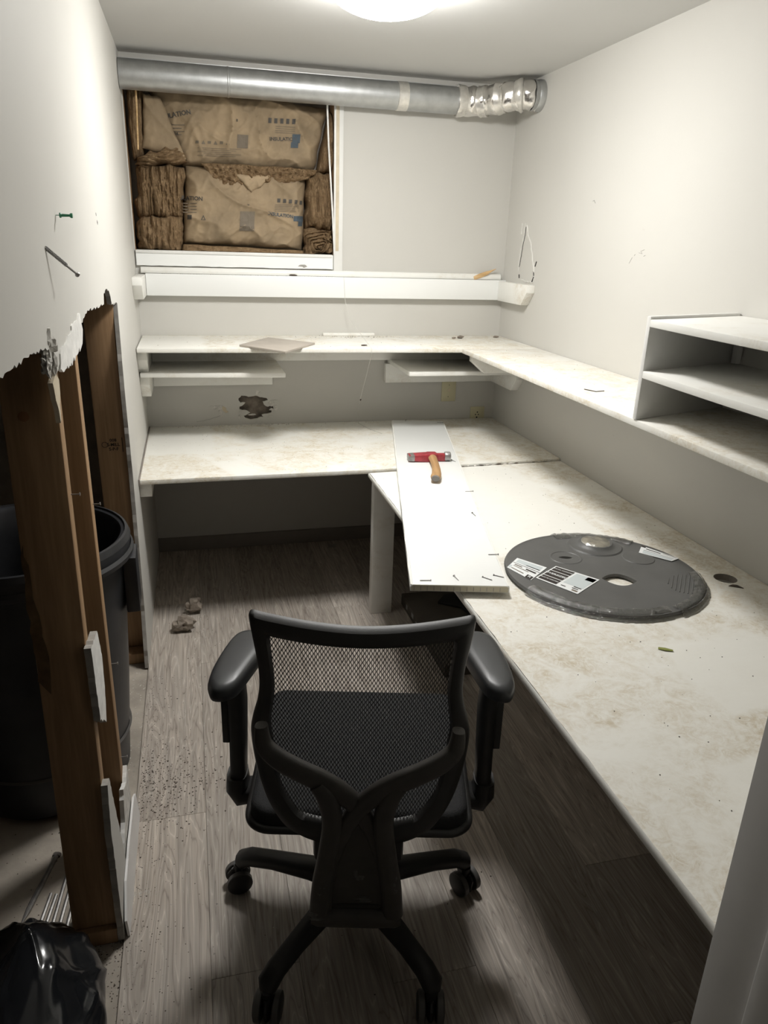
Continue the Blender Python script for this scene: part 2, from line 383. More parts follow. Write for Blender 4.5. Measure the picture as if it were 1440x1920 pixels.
box('added_cavity_backing', .33, .64, .045, .05, .50, .82, 'rock', wb, .001)  # backing added close behind the smashed hole so its inside catches some light
def crack(name, pts, parent, fmap, w=.0016, mat='crack'):
    MB().tube([fmap(p) for p in pts], w, 5).build(name, mat, parent)
crack('hairline_crack', jag([(.318, .655), (.27, .638), (.21, .628)], .015, .003, 2), wb, lambda p: (p[0], -.0004, p[1]), .0007, 'pencil')
box('baseboard_back', .0, W, -.012, 0, 0, .068, 'baseb').__setitem__('kind', 'structure')

# left wall: torn drywall on pine studs, the next room dark behind it
torn = [(-3.02, 1.27), (-2.466, 1.264), (-2.3, 1.262), (-2.178, 1.258), (-2.149, 1.252), (-2.14, 1.232), (-2.10, 1.218), (-2.06, 1.212), (-1.95, 1.215), (-1.87, 1.222), (-1.793, 1.231), (-1.765, 1.252),
        (-1.72, 1.257), (-1.648, 1.265), (-1.5, 1.258), (-1.326, 1.253), (-1.312, 1.275), (-1.25, 1.285), (-1.172, 1.274), (-1.13, 1.236), (-1.05, 1.232), (-.965, 1.228),
        (-.975, 1.1), (-.985, .987), (-.98, .8), (-.975, .668), (-.985, .5), (-.99, .41), (-1.0, .2), (-1.03, .088), (-1.045, 0)]
wl = struct(panel('wall_left', [(0, 0), (0, H), (-4.8, H), (-4.8, 0), (-3.02, 0)] + jag(torn[:22], .012, .0035, 11) + jag(torn[22:], .022, .0022, 12), [], lambda p: (0, p[0], p[1]), lambda p: (-.0127, p[0], p[1]), 'wall', 'greypaper'))
def stud(yb, yt, zb, zt):
    me = MB().add([(x_, y_ + o_, z_) for z_, o_ in ((zb, yb), (zt, yt)) for x_, y_ in ((-.102, 0), (-.0129, 0), (-.0129, .038), (-.102, .038))],
                  [(0, 3, 2, 1), (4, 5, 6, 7), (0, 1, 5, 4), (1, 2, 6, 5), (2, 3, 7, 6), (3, 0, 4, 7)])
    return me.build('stud', 'stud', wl, .003)
st1 = stud(-2.122, -2.012, .034, 2.0); st2 = stud(-1.84, -1.80, .034, 2.0); st3 = stud(-.945, -.985, .034, 2.0)
box('bottom_plate', -.106, -.0129, -2.135, -2.045, -.006, .034, 'stud', wl, .004); box('bottom_plate', -.102, -.0129, -1.0, -.01, -.006, .034, 'stud', wl, .003)
box('bottom_plate', -.102, -.0129, -1.86, -1.76, -.006, .034, 'stud', wl, .003)
def nail(parent, y, z, L=.014):
    MB().lathe([(.0011, 0), (.0011, L), (.0034, L), (.0034, L + .0015), (0, L + .0015)], (-.0129, y, z), 8, 'x').build('nail', 'steel', parent)
nail(st1, -2.04, .979); nail(st2, -1.80, .876); nail(st2, -1.80, .48); nail(st2, -1.812, .225)
for y_, x_, z_, r_ in ((-2.0915, -.062, 1.135, .009), (-2.1145, -.07, .115, .010), (-2.105, -.05, .22, .004)):
    MB().lathe([(0, -.0008), (r_ * .7, -.0008), (r_, 0)], (x_, y_ - .0005 + (.0 if z_ < 1 else .0), z_), 14, 'y').build('knot', 'studdark', st1)
MB().prism(jag([(-.102, .88), (-.096, .9), (-.088, .78), (-.078, .66), (-.082, .60), (-.102, .63)], .02, .003, 4, True), lambda p: (p[0] - .0006, -2.1225 + (p[1] - .034) * .056 - .0006, p[1]), lambda p: (p[0], -2.10 + (p[1] - .034) * .056, p[1])).build('wane', 'bark', st1)
def stamp(parent, lines, x_, y_, z_, size, bar=True):
    for i, t in enumerate(lines):
        vs, fs = text_mesh(t, size); flat('stamp', [(x_ + v[0], y_ - .0008, z_ - i * size * 1.05 + v[1]) for v in vs], fs, 'ink', parent)
    if bar: MB().box(x_ + size * 1.9, x_ + size * 2.05, y_ - .0009, y_ - .0002, z_ - size * 2.8, z_ + size * .6).build('stamp', 'ink', parent, smooth=0)
stamp(st3, ['008', 'S-MILL', 'S-P-F'], -.052, -.9605, .800, .014)
c8 = [(-.078 + .009 * math.cos(t * .5), -.9613, .786 + .009 * math.sin(t * .5)) for t in range(13)]
MB().tube(c8, .0008, 5).build('stamp', 'ink', st3)
stamp(st2, ['STUD', 'S-GRN', 'S-P-F'], -.042, -1.8145, .775, .012)
# scraps of drywall still nailed to the near stud, and torn paper along the tear
def scrap(name, poly, x0, x1, mat, seed, em='gyp'):
    return panel(name, jag(poly, .012, .003, seed, True), [], lambda p: (x1, p[0], p[1]), lambda p: (x0, p[0], p[1]), mat, em, wl)
scrap('drywall_scrap', [(-2.108, .70), (-2.02, .688), (-1.995, .62), (-2.005, .55), (-2.035, .485), (-2.10, .535)], -.0128, .0, 'paper', 3, 'greypaper')
scrap('drywall_scrap', [(-2.135, .0), (-2.135, .30), (-2.112, .39), (-2.085, .385), (-2.05, .27), (-2.01, .13), (-1.98, .0)], -.0128, .0, 'wall', 8, 'greypaper')
scrap('drywall_scrap', [(-1.98, .0), (-1.99, .09), (-1.93, .13), (-1.90, .20), (-1.84, .17), (-1.80, .19), (-1.79, .0)], -.0128, -.003, 'gyp', 9, 'paper')
scrap('wood_fibre_scrap', [(-2.115, 1.165), (-2.125, 1.195), (-2.09, 1.208), (-2.065, 1.19), (-2.070, 1.168), (-2.085, 1.152), (-2.09, 1.128), (-2.097, 1.124), (-2.10, 1.145)], -.0128, -.005, 'pine', 13, 'pine')
MB().prism(jag([(-2.085, 1.208), (-2.05, 1.24), (-1.96, 1.25), (-1.86, 1.265), (-1.79, 1.272), (-1.775, 1.24), (-1.80, 1.215), (-1.88, 1.205), (-2.0, 1.198)], .012, .006, 21, True), lambda p: (.0022, p[0], p[1]), lambda p: (-.004, p[0], p[1])).build('torn_paper', 'paper', wl)
for i, (y_, z_, r_) in enumerate([(-2.135, 1.243, .022), (-2.115, 1.225, .018), (-2.15, 1.225, .015)]): chunk('crumbled_core', (-.006, y_, z_ - .02), r_, (.5, 1, 1), 'gyp', 30 + i, wl, 3, .6)
bl = panel('baseboard_left', jag([(-2.13, .0), (-2.13, .045), (-2.06, .085), (-1.95, .092), (-1.80, .09), (-1.77, .075), (-1.765, 0)], .05, .002, 2, True), [], lambda p: (.011 - p[1] * .06, p[0], p[1]), lambda p: (.006 - p[1] * .06, p[0], p[1]), 'jamb', 'jamb'); struct(bl)
struct(box('wall_outer', -1.62, -1.5, -4.9, .3, -.01, H + .01, 'concrete', bev=0))
# right wall with the scar of a removed bracket
wr = struct(box('wall_right', W, W + .1, -2.95, .1, -.01, H, 'wall', bev=0))
fr = lambda p: (W - .0004, p[0], p[1])
crack('crack', jag([(-.206, 1.505), (-.205, 1.47), (-.198, 1.45), (-.185, 1.40), (-.175, 1.345), (-.165, 1.325)], .012, .002, 5), wr, fr, .0016)
crack('crack', jag([(-.178, 1.305), (-.182, 1.29)], .006, .002, 6), wr, fr, .003)
crack('crack', jag([(-.345, 1.365), (-.335, 1.345)], .006, .002, 7), wr, fr, .003)
crack('crack', jag([(-.322, 1.325), (-.33, 1.30), (-.318, 1.28)], .008, .003, 8), wr, fr, .003)
for s_, pp in enumerate([[(-.20, 1.52), (-.19, 1.45), (-.17, 1.39), (-.168, 1.32)], [(-.215, 1.51), (-.235, 1.47), (-.27, 1.44), (-.30, 1.38), (-.325, 1.33), (-.33, 1.29)], [(-.165, 1.52), (-.165, 1.475)], [(-.20, 1.285), (-.26, 1.278), (-.33, 1.28)]]):
    crack('lifted_paint', jag(pp, .012, .003, 40 + s_), wr, fr, .003, 'raisedpaint')
crack('pencil_mark', [(-.765, 1.586), (-.775, 1.588), (-.782, 1.581), (-.786, 1.578)], wr, fr, .0011, 'pencil')
for pp in ([(-1.06, 1.38), (-1.075, 1.40)], [(-1.085, 1.405), (-1.09, 1.41)], [(-1.11, 1.415), (-1.13, 1.412), (-1.12, 1.42), (-1.14, 1.425)], [(-1.14, 1.405), (-1.15, 1.408)], [(-1.30, 1.16), (-1.32, 1.20)], [(-1.27, 1.15), (-1.285, 1.175)]):
    crack('pencil_mark', pp, wr, fr, .0006, 'pencil')
# front wall with the door jamb the camera looks past
struct(box('wall_front', .822, 2.3, -2.945, -2.845, -.01, H, 'wall', bev=0))
tj = struct(box('trim_1', .80, .822, -2.96, -2.838, 0, 2.0, 'jamb', bev=.002)); box('door_stop', .788, .80, -2.96, -2.916, 0, 2.0, 'jamb', tj, .003)
struct(box('wall_hall_right', 2.2, 2.3, -4.9, -2.945, -.01, H, 'wall', bev=0)); struct(box('wall_hall_end', -1.6, 2.3, -4.95, -4.8, -.01, H, 'wall', bev=0))

# ------------------------------------------------------------------ lamps
def dome(name, c, R_, d, mat, label):
    t = empty(name, c)
    MB().lathe([(R_ * 1.02, 0), (R_ * 1.02, -.018), (R_ * .93, -.018)], n=48).build('base_ring', 'trimw', t)
    MB().lathe([(R_ * .98 * math.cos(a), -.016 - d * math.sin(a)) for a in [i * math.pi / 2 / 10 for i in range(10)]] + [(0, -.016 - d)], n=48).build('diffuser', mat, t)
    return tag(t, label, 'ceiling light')
dome('ceiling_light', (.765, -1.165, H), .165, .075, 'lamp', 'glowing white dome light on the ceiling in front of the duct')

# ------------------------------------------------------------------ ventilation duct
dt = tag(empty('ventilation_duct', (0, -.075, 1.99)), 'galvanised round duct under the ceiling with a foil-taped elbow', 'duct')
R0 = .052
prof = [(R0, .002), (R0, .40), (R0 + .0015, .402), (R0 + .0015, .408), (R0, .41), (R0, 1.40)]
MB().lathe(prof, n=40, ax='x').build('pipe', 'galv', dt)
MB().box(.0, 1.38, -.002, .002, R0 - .001, R0 + .003).build('seam', 'galv', dt)
MB().lathe([(R0, 1.085), (R0 + .0018, 1.086), (R0 + .0018, 1.128), (R0, 1.129)], n=40, ax='x').build('tape_band', 'foilband', dt)
path = [(1.345, 0, 0), (1.40, -.001, 0), (1.44, -.012, 0), (1.475, -.04, .003), (1.505, -.075, .007), (1.54, -.11, .011), (1.575, -.14, .014), (1.605, -.155, .015), (1.632, -.16, .015)]
def crinkle(o, amp, sc):
    for v in o.data.vertices: v.co += v.normal * (noise.noise(v.co * sc) * amp)
def dense(path, k):
    out = []
    for i in range(len(path) - 1):
        a, b = Vector(path[i]), Vector(path[i + 1])
        for j in range(k): out.append(a.lerp(b, j / k))
    return out + [Vector(path[-1])]
dp = dense(path, 6); wv = [R0 + .003 + .002 * math.sin(i * .9) + (.003 if i % 12 in (0, 1) else 0) for i in range(len(dp))]
eb = MB().sweep(dp, wv, wv, (0, 0, 1), 40).build('elbow', 'foil', dt, smooth=60); crinkle(eb, .007, 34)
for a, b in ((0, 4), (13, 17), (24, 28), (34, 38)):
    w2 = [wv[i] + .0035 for i in range(a, b + 1)]
    o = MB().sweep(dp[a:b + 1], w2, w2, (0, 0, 1), 40).build('tape_band', 'foilband', dt, smooth=60); crinkle(o, .003, 45)
MB().lathe([(.057, 1.612), (.058, 1.62), (.054, 1.63), (.059, 1.64), (.059, W - .001), (.05, W - .001), (.05, 1.62)], (0, -.16, .015), 36, 'x', cap=False).build('collar', 'galv', dt)

# ------------------------------------------------------------------ wall opening: trim, insulation
struct(box('trim_2', OX1 - .004, OX1 + .036, -.012, .0, OZ0 - .065, OZ1, 'trimw', bev=.002))
box('strip_face', OX1 + .004, OX1 + .018, -.0135, -.0115, OZ0 + .02, OZ1, 'pine', bpy.data.objects['trim_2'], .0005)
sill = struct(panel('trim_3', jag([(.006, 1.303), (.832, 1.303)], .03, .0012, 3)[:-1] + [(.834, 1.303), (.834, 1.363), (.006, 1.363)], [], lambda p: (p[0], -.016, p[1]), lambda p: (p[0], .03, p[1]), 'board', 'trimw'))
box('window_sill_ledge', .006, .83, -.02, .10, 1.352, 1.364, 'trimw', sill, .001)
rg = random.Random(12)
def vnoise(p, o=4, h=.9): return noise.fractal(p, h, 2.1, o)
def batt(name, quad, yb, yf, kind, label, seed, group='insulation batts in the wall opening', nu=64, nv=64, sq=5, amp=.010, mat=None, wob=.006):
    TL, TR, BR, BL = [Vector((p[0], p[1])) for p in quad]; vs = []; sd = Vector((seed * 3.17, seed * 1.31, seed * 2.7))
    for j in range(nv + 1):
        for i in range(nu + 1):
            u_, v_ = i / nu, j / nv
            p = (BL.lerp(BR, u_)).lerp(TL.lerp(TR, u_), v_)
            x_, z_ = p.x, p.y
            e = (1 - abs(2 * u_ - 1) ** sq) * (1 - abs(2 * v_ - 1) ** sq)
            prof_ = max(e, 0) ** .4
            x_ += wob * noise.noise(Vector((u_ * 3, v_ * 5, 0)) + sd); z_ += wob * noise.noise(Vector((u_ * 5, v_ * 3, 7)) + sd)
            if kind == 'v': d = amp * vnoise(Vector((x_ * 75, z_ * 11 + noise.noise(Vector((x_ * 9, z_ * 9, 0)) + sd) * .8, 0)) + sd, 5) + amp * .9 * noise.noise(Vector((x_ * 22, z_ * 8, 3)) + sd)
            elif kind == 'h': d = amp * vnoise(Vector((x_ * 14, z_ * 95 + noise.noise(Vector((x_ * 10, 0, 0)) + sd) * 2.2, 0)) + sd, 5) + amp * .6 * noise.noise(Vector((x_ * 20, z_ * 20, 3)) + sd)
            elif kind == 'roll':
                dx, dz = u_ - .45, v_ - .35; r_ = math.hypot(dx, dz)
                d = amp * math.sin(r_ * 62 + 3 * noise.noise(Vector((u_ * 4, v_ * 4, 0)) + sd)) * .7 + amp * vnoise(Vector((x_ * 60, z_ * 60, 0)) + sd)
            elif kind == 'fluff': d = amp * 1.3 * vnoise(Vector((x_ * 70, z_ * 70, 0)) + sd, 6)
            else:
                rid = 1 - abs(noise.noise(Vector((x_ * 7 + z_ * 5, z_ * 6 - x_ * 2, 1)) + sd)) * 2
                d = amp * (rid ** 3) * 1.0 + amp * .35 * (1 - abs(noise.noise(Vector((x_ * 19 - z_ * 9, z_ * 15, 2)) + sd)) * 2) ** 3 + amp * .9 * noise.noise(Vector((x_ * 6, z_ * 5, 5)) + sd) + amp * .12 * vnoise(Vector((x_ * 60, z_ * 60, 0)) + sd)
            x_ = min(max(x_, OX0 + .002), OX1 - .005); z_ = min(max(z_, OZ0 + .005), OZ1 - .003)
            vs.append((x_, yb + (yf - yb) * prof_ - d * min(1, prof_ * 1.5), z_))
    n = nu + 1; fs = [(j * n + i, j * n + i + 1, (j + 1) * n + i + 1, (j + 1) * n + i) for j in range(nv) for i in range(nu)]
    rim = [i for i in range(n)] + [j * n + nu for j in range(1, nv + 1)] + [nv * n + i for i in range(nu - 1, -1, -1)] + [j * n for j in range(nv - 1, 0, -1)]
    m = MB(); m.v = vs; m.f = fs + [tuple(reversed(rim))]
    o = m.build(name, mat or ('kraft' if kind == 'paper' else 'fibre'), smooth=70)
    return tag(o, label, 'insulation', group), BVHTree.FromPolygons(vs, fs)
def PX(px, py):   # back-wall metres from marks measured along the opening
    return (.009 + (px - 230 - (py - 152) * .0707) * .00224 * .985, 1.977 - (py - 152 - (px - 230) * .02) * .00194)
def q4(*p): return [PX(*a) for a in p]
top_b, top_t = batt('insulation_bag', q4((262, 138), (606, 172), (586, 302), (334, 298)), .13, .045, 'paper', 'upper brown paper-faced insulation batt sagging under the duct', 1, amp=.019, nu=100, nv=80)
flap_b, _ = batt('insulation_bag', q4((262, 168), (292, 172), (340, 290), (262, 268)), .05, .02, 'paper', 'folded brown paper flap left of the upper batt', 2, amp=.008, nu=30, nv=40)
low_b, low_t = batt('insulation_bag', q4((338, 296), (568, 312), (574, 470), (336, 456)), .12, .018, 'paper', 'lower brown paper-faced insulation batt above the white sill', 3, amp=.017, nu=100, nv=80)
batt('insulation_batt', q4((231, 150), (262, 152), (264, 286), (244, 290)), .12, .03, 'v', 'narrow fibrous batt strip squeezed beside the left wall under the duct', 4, amp=.012, nu=40)
batt('insulation_batt', q4((250, 300), (341, 300), (338, 404), (250, 404)), .12, -.004, 'v', 'thick fibrous brown batt standing by the left wall', 5, amp=.024, nu=130, nv=90, wob=.014, sq=4)
batt('insulation_batt', q4((250, 284), (328, 258), (344, 294), (252, 308)), .10, -.008, 'h', 'folded-over fibrous top of the batt by the left wall', 6, amp=.018, nu=70, nv=60, wob=.016, sq=3)
batt('insulation_batt', q4((250, 398), (338, 400), (334, 474), (252, 470)), .10, -.004, 'v', 'fibrous batt block sitting low by the left wall', 7, amp=.018, nu=80, nv=60, wob=.014, sq=3)
batt('insulation_fluff', q4((366, 292), (588, 300), (570, 320), (405, 336)), .035, .012, 'fluff', 'torn fluffy fibre band between the two paper batts', 8, amp=.014, nu=120, nv=36, wob=.012)
batt('insulation_fluff', q4((430, 314), (500, 314), (478, 338), (462, 350)), .022, .002, 'paper', 'torn hanging paper tongue over the lower batt', 9, amp=.010, nu=30, nv=30)
batt('insulation_batt', q4((606, 178), (630, 182), (628, 304), (588, 304)), .12, .02, 'v', 'tapered fibrous batt strip at the upper right by the cream strip', 10, amp=.018, nu=60)
batt('insulation_batt', q4((570, 304), (628, 304), (632, 424), (574, 422)), .11, .010, 'v', 'fibrous brown batt packed between lower bag and cream strip', 11, amp=.024, nu=90, nv=80, wob=.014, sq=4)
batt('insulation_roll', q4((570, 421), (634, 419), (634, 474), (574, 478)), .10, .0, 'roll', 'curled fibrous batt end in the lower corner above the sill', 12, amp=.012, nu=70, nv=70, wob=.014, sq=2.6)
batt('insulation_fluff', q4((336, 456), (572, 468), (572, 484), (336, 474)), .05, .016, 'h', 'thin fibrous layer peeking out under the lower batt', 13, amp=.008, nu=120, nv=16)
def print_on(bag, tree, verts, faces, mat, lift=.0024):
    out = []
    for x_, z_ in verts:
        h = tree.ray_cast(Vector((x_, -.5, z_)), Vector((0, 1, 0)))
        out.append((x_, (h[0].y if h[0] else .03) - lift, z_))
    flat('print', out, faces, mat, bag)
def ptext(bag, tree, s, px, py, size, rot, mat):
    vs, fs = text_mesh(s, size); c = PX(px, py); ca, sa = math.cos(rot), math.sin(rot)
    print_on(bag, tree, [(c[0] + v[0] * ca - v[1] * sa, c[1] + v[0] * sa + v[1] * ca) for v in vs], fs, mat)
def prect(bag, tree, px0, py0, px1, py1, mat, n=6):
    vs = []; fs = []
    for j in range(n + 1):
        for i in range(n + 1): vs.append(PX(px0 + (px1 - px0) * i / n, py0 + (py1 - py0) * j / n))
    for j in range(n):
        for i in range(n): a = j * (n + 1) + i; fs.append((a, a + 1, a + n + 2, a + n + 1))
    print_on(bag, tree, vs, fs, mat)
def ppoly(bag, tree, pts, mat):
    print_on(bag, tree, [PX(*p) for p in pts], [tuple(range(len(pts)))], mat)
ptext(top_b, top_t, 'INSULATION', 316, 204, .024, .18, 'printdark')
for k in range(4): prect(top_b, top_t, 306, 221 + k * 6, 336 - (k % 2) * 5, 222.4 + k * 6, 'printgrey')
ptext(top_b, top_t, 'R-14', 318, 238, .015, 0, 'printdark')
for k in range(5): prect(top_b, top_t, 488 + k * 11.2, 201, 494 + k * 11.2, 211, 'printdark', 2)
ptext(top_b, top_t, 'INSULATION', 518, 241, .020, .05, 'printdark')
prect(top_b, top_t, 535, 230, 550, 247, 'printblue'); prect(top_b, top_t, 533, 246, 547, 257, 'printblue')
for k in range(4): prect(top_b, top_t, 502, 216 + k * 4, 540, 217 + k * 4, 'printgrey', 4)
for k in range(6):
    a = 356 + k * 11
    ppoly(top_b, top_t, [(a, 257), (a + 3.5, 250), (a + 7, 257)], 'printgrey') if k % 2 else prect(top_b, top_t, a, 251, a + 6, 256, 'printgrey', 2)
for k in range(5): prect(top_b, top_t, 360 + (k % 2) * 6, 264 + k * 3.5, 440 - (k % 3) * 9, 264.8 + k * 3.5, 'printgrey', 8)
prect(top_b, top_t, 432, 236, 452, 262, 'printgrey', 4)
ptext(low_b, low_t, 'ULATION', 350, 364, .022, -.03, 'printdark')
for k in range(4): prect(low_b, low_t, 336, 373 + k * 6, 361, 374.5 + k * 6, 'printgrey', 3)
prect(low_b, low_t, 344, 397, 352, 406, 'printdark', 3)
for k in range(5): prect(low_b, low_t, 512 + k * 11, 360 + k * .8, 518 + k * 11, 368 + k * .8, 'printdark', 2)
ptext(low_b, low_t, 'INSULATION', 520, 394, .019, -.08, 'printblue'); prect(low_b, low_t, 546, 395, 567, 406, 'printblue'); prect(low_b, low_t, 556, 405, 566, 416, 'printblue')
for k in range(5): prect(low_b, low_t, 508, 372 + k * 3.4, 556, 373 + k * 3.4, 'printgrey', 5)
prect(low_b, low_t, 442, 388, 470, 428, 'printgrey', 8)
tri = [PX(369, 407), PX(373.5, 397), PX(378, 407)]
print_on(low_b, low_t, tri + [PX(371, 406), PX(373.5, 400), PX(376, 406)], [(0, 1, 4, 3), (1, 2, 5, 4), (2, 0, 3, 5)], 'printdark')
ptext(low_b, low_t, '>', 457, 375, .014, 0, 'printdark'); ptext(top_b, top_t, '8', 430, 210, .014, 0, 'printdark')
# slivers of old vapour barrier / lath hanging down both sides
tag(MB().tube([(.055, -.004, 1.985), (.054, -.004, 1.90), (.047, -.006, 1.74)], .0035, 6).build('wood_sliver', 'splinter'), 'thin pale wood sliver hanging at the left of the opening', 'splinter')
tag(MB().sweep([(.808, -.006, 1.97), (.815, -.008, 1.80), (.832, -.008, 1.55), (.842, -.010, 1.37)], .004, .0025, (0, 1, 0), 6).build('wood_sliver', 'paper'), 'long pale paper strip hanging beside the cream strip', 'splinter')

# ------------------------------------------------------------------ shelves and cleats
def chamfer(y_end, z0, z1, c=.045): return [(0, z0), (y_end + c, z0), (y_end, z0 + c), (y_end, z1), (0, z1)]
def side_cleat(name, x0, x1, ystart, yend, z0, z1, parent):
    pts = [(ystart, z0), (yend + .05, z0), (yend, z0 + .055), (yend, z1), (ystart, z1)]
    return MB().prism(pts, lambda p: (x0, *p), lambda p: (x1, *p)).build(name, 'white', parent, .002)
lg = tag(empty('cleat_ledge', (0, 0, 0)), 'white empty shelf cleats just below the insulation opening', 'ledge')
box('cleat', .038, W - .001, -.038, 0, 1.183, 1.272, 'board', lg, .002)
MB().prism([(0, 1.273), (-.020, 1.273), (-.022, 1.284), (-.014, 1.297), (0, 1.299)], lambda p: (.02, *p), lambda p: (W - .02, *p)).build('rounded_strip', 'white', lg, .002)
side_cleat('side_cleat', 0, .037, 0, -.30, 1.183, 1.268, lg); side_cleat('side_cleat', W - .038, W, -.038, -.352, 1.181, 1.268, lg)
sh = tag(empty('corner_shelf', (0, 0, 0)), 'dusty white L-shaped wall shelf running round the corner', 'shelf')
MB().prism([(.004, -.002), (.004, -.405), (1.305, -.445), (W - .002, -.445), (W - .002, -.002)], lambda p: (*p, .997), lambda p: (*p, 1.015)).build('shelf_board', 'desk', sh, .003)
MB().prism([(1.305, -.447), (1.305, -2.838), (W - .002, -2.838), (W - .002, -.447)], lambda p: (*p, .996), lambda p: (*p, 1.0145)).build('shelf_board', 'desk', sh, .003)
box('cleat', .038, W - .001, -.038, 0, .907, .996, 'white', sh, .002); side_cleat('side_cleat', 0, .037, 0, -.36, .907, .995, sh)
MB().prism([(1.36, .992), (1.36, .957), (1.42, .907), (W - .002, .907), (W - .002, .992)], lambda p: (p[0], -.437, p[1]), lambda p: (p[0], -.399, p[1])).build('support_bracket', 'white', sh, .003)
box('cleat', W - .038, W, -2.83, -.44, .907, .995, 'white', sh, .002)
s3 = tag(empty('short_shelf', (0, 0, 0)), 'short white shelf under the corner shelf against the left wall', 'shelf')
MB().prism([(.004, -.002), (.004, -.335), (.575, -.375), (.575, -.002)], lambda p: (*p, .890), lambda p: (*p, .908)).build('shelf_board', 'white', s3, .003)
box('cleat', .038, .555, -.038, 0, .80, .889, 'white', s3, .002); side_cleat('side_cleat', 0, .037, 0, -.31, .80, .888, s3)
s4 = tag(empty('short_shelf', (0, 0, 0)), 'short white shelf under the corner shelf above the ivory outlets', 'shelf')
MB().prism([(1.10, -.002), (1.10, -.385), (W - .002, -.385), (W - .002, -.002)], lambda p: (*p, .890), lambda p: (*p, .908)).build('shelf_board', 'white', s4, .003)
box('cleat', 1.085, W - .001, -.038, 0, .80, .889, 'white', s4, .002); side_cleat('side_cleat', W - .038, W, -.038, -.325, .80, .888, s4)
# open cubby standing on the right-hand shelf
cb = tag(empty('shelf_cubby', (1.5, -2.2, 1.0145)), 'white open two-tier cubby standing on the corner shelf', 'shelf unit')
cb.location = (0, 0, 0)
def slab(name, pts, z0, z1, mat, par): return MB().prism(pts, lambda p: (*p, z0), lambda p: (*p, z1)).build(name, mat, par, .002)
slab('side_panel', [(1.302, -1.762), (1.302, -1.746), (W - .003, -1.628), (W - .003, -1.644)], 1.015, 1.272, 'trimw', cb)
def curved(dx): return [(1.300 - dx, -1.764), (1.292 - dx, -1.9), (1.285 - dx, -2.1), (1.282 - dx, -2.35), (1.282 - dx, -2.83), (W - .003, -2.83), (W - .003, -1.646)]
slab('top_board', curved(.0), 1.247, 1.265, 'white', cb); slab('middle_shelf', curved(.0), 1.122, 1.140, 'white', cb)
slab('back_strip', [(W - .02, -1.68), (W - .003, -1.68), (W - .003, -1.66), (W - .02, -1.66)], 1.141, 1.246, 'trimw', cb)
slab('side_panel', [(1.29, -2.83), (W - .003, -2.83), (W - .003, -2.815), (1.29, -2.815)], 1.015, 1.246, 'trimw', cb)

# ------------------------------------------------------------------ desks
d1 = tag(empty('back_desk', (0, 0, 0)), 'dusty white built-in desk along the back wall', 'desk')
MB().prism([(.004, -.003), (.004, -.797), (.84, -.790), (W - .002, -.752), (W - .002, -.003)], lambda p: (*p, .592), lambda p: (*p, .610)).build('desk_top', 'desk', d1, .003)
box('left_edge_gap_strip', .001, .006, -.80, -.003, .588, .613, 'baseb', d1, .0005)
box('cleat', 0, .042, -.775, -.0, .54, .5915, 'white', d1, .002); box('cleat', .042, W, -.038, 0, .503, .5915, 'white', d1, .002)
d2 = tag(empty('side_desk', (0, 0, 0)), 'dusty white built-in desk along the right wall with cable hole', 'desk')
hole = [(1.570 + .030 * math.cos(t * math.pi / 12), -1.880 + .030 * math.sin(t * math.pi / 12)) for t in range(24)]
desk2 = panel('desk_top', jag([(.836, -.802), (.832, -2.838)], .03, .0012, 17)[:-1] + [(.832, -2.838), (W - .002, -2.838), (W - .002, -.757), (1.25, -.777)], [hole], lambda p: (p[0], p[1], .600), lambda p: (p[0], p[1], .582), 'sidedesk', 'baseb', d2)
MB().sweep([(.8335, -.802, .591), (.8335, -1.4, .591), (.8315, -2.0, .591), (.8325, -2.838, .591)], .0035, .0092, (0, 0, 1), 10).build('front_edge', 'white', d2)
box('leg', .853, .940, -.808, -.768, 0, .5815, 'white', d2, .003)
box('cleat', W - .039, W - .001, -2.83, -.80, .493, .5815, 'white', d2, .002); box('cleat', .86, W - .04, -2.84, -2.80, .493, .5815, 'white', d2, .002)
# chipped laminate along the front edge of the back desk seam
for i in range(16): chunk('edge_chip', (1.22 + i * .026, -.776 + i * .0016 + random.uniform(-.004, .004), .6), .004 + random.random() * .004, (1.6, .7, .35), 'crumbw' if i % 3 else 'crumbd', i, d1, 1)

# ------------------------------------------------------------------ loose board and hammer
pk = tag(empty('loose_board', (1.027, -.977, .6115), math.radians(-13.2)), 'loose bright white board lying across both desks', 'board')
MB().prism([(-.124, 0), (-.124, .012), (-.118, .0185), (.118, .0185), (.124, .014), (.124, 0)], lambda p: (p[0], -.892, p[1]), lambda p: (p[0], .892, p[1])).build('panel', 'board', pk, .0012)
MB().prism([(-.121, .0015), (-.121, .012), (-.116, .017), (.116, .017), (.121, .013), (.121, .0015)], lambda p: (p[0], -.8928, p[1]), lambda p: (p[0], -.8915, p[1])).build('end_grain', 'endgrain', pk)
for i in range(14): MB().box(-.115 + i * .0165, -.1135 + i * .0165, -.8934, -.8926, .003, .014).build('saw_mark', 'greypaper', pk, smooth=0)
for sgn in (-1, 1):
    e = MB().sweep([(sgn * .121, -.89 + i * .0593, .0165 + .0006 * math.sin(i * 2.1)) for i in range(31)], [.0022 + .0012 * (i % 3) for i in range(31)], .0016, (0, 0, 1), 6).build('chipped_edge', 'white', pk)
R13 = Matrix.Rotation(math.radians(-13.2), 4, 'Z')
nail_proto = MB().lathe([(0, 0), (.0012, .002), (.0012, .028), (.0030, .028), (.0030, .0295), (0, .0295)], n=7, ax='x')
def loose_nail(x_, y_, z_, a, label, mat='steel', L=1.0):
    o = nail_proto.build('nail', mat); o.location = (x_, y_, z_ + .0014); o.rotation_euler = (0, 0, math.radians(a)); o.scale = (L, 1, 1)
    return tag(o, label, 'nail', 'small nails on the loose board')
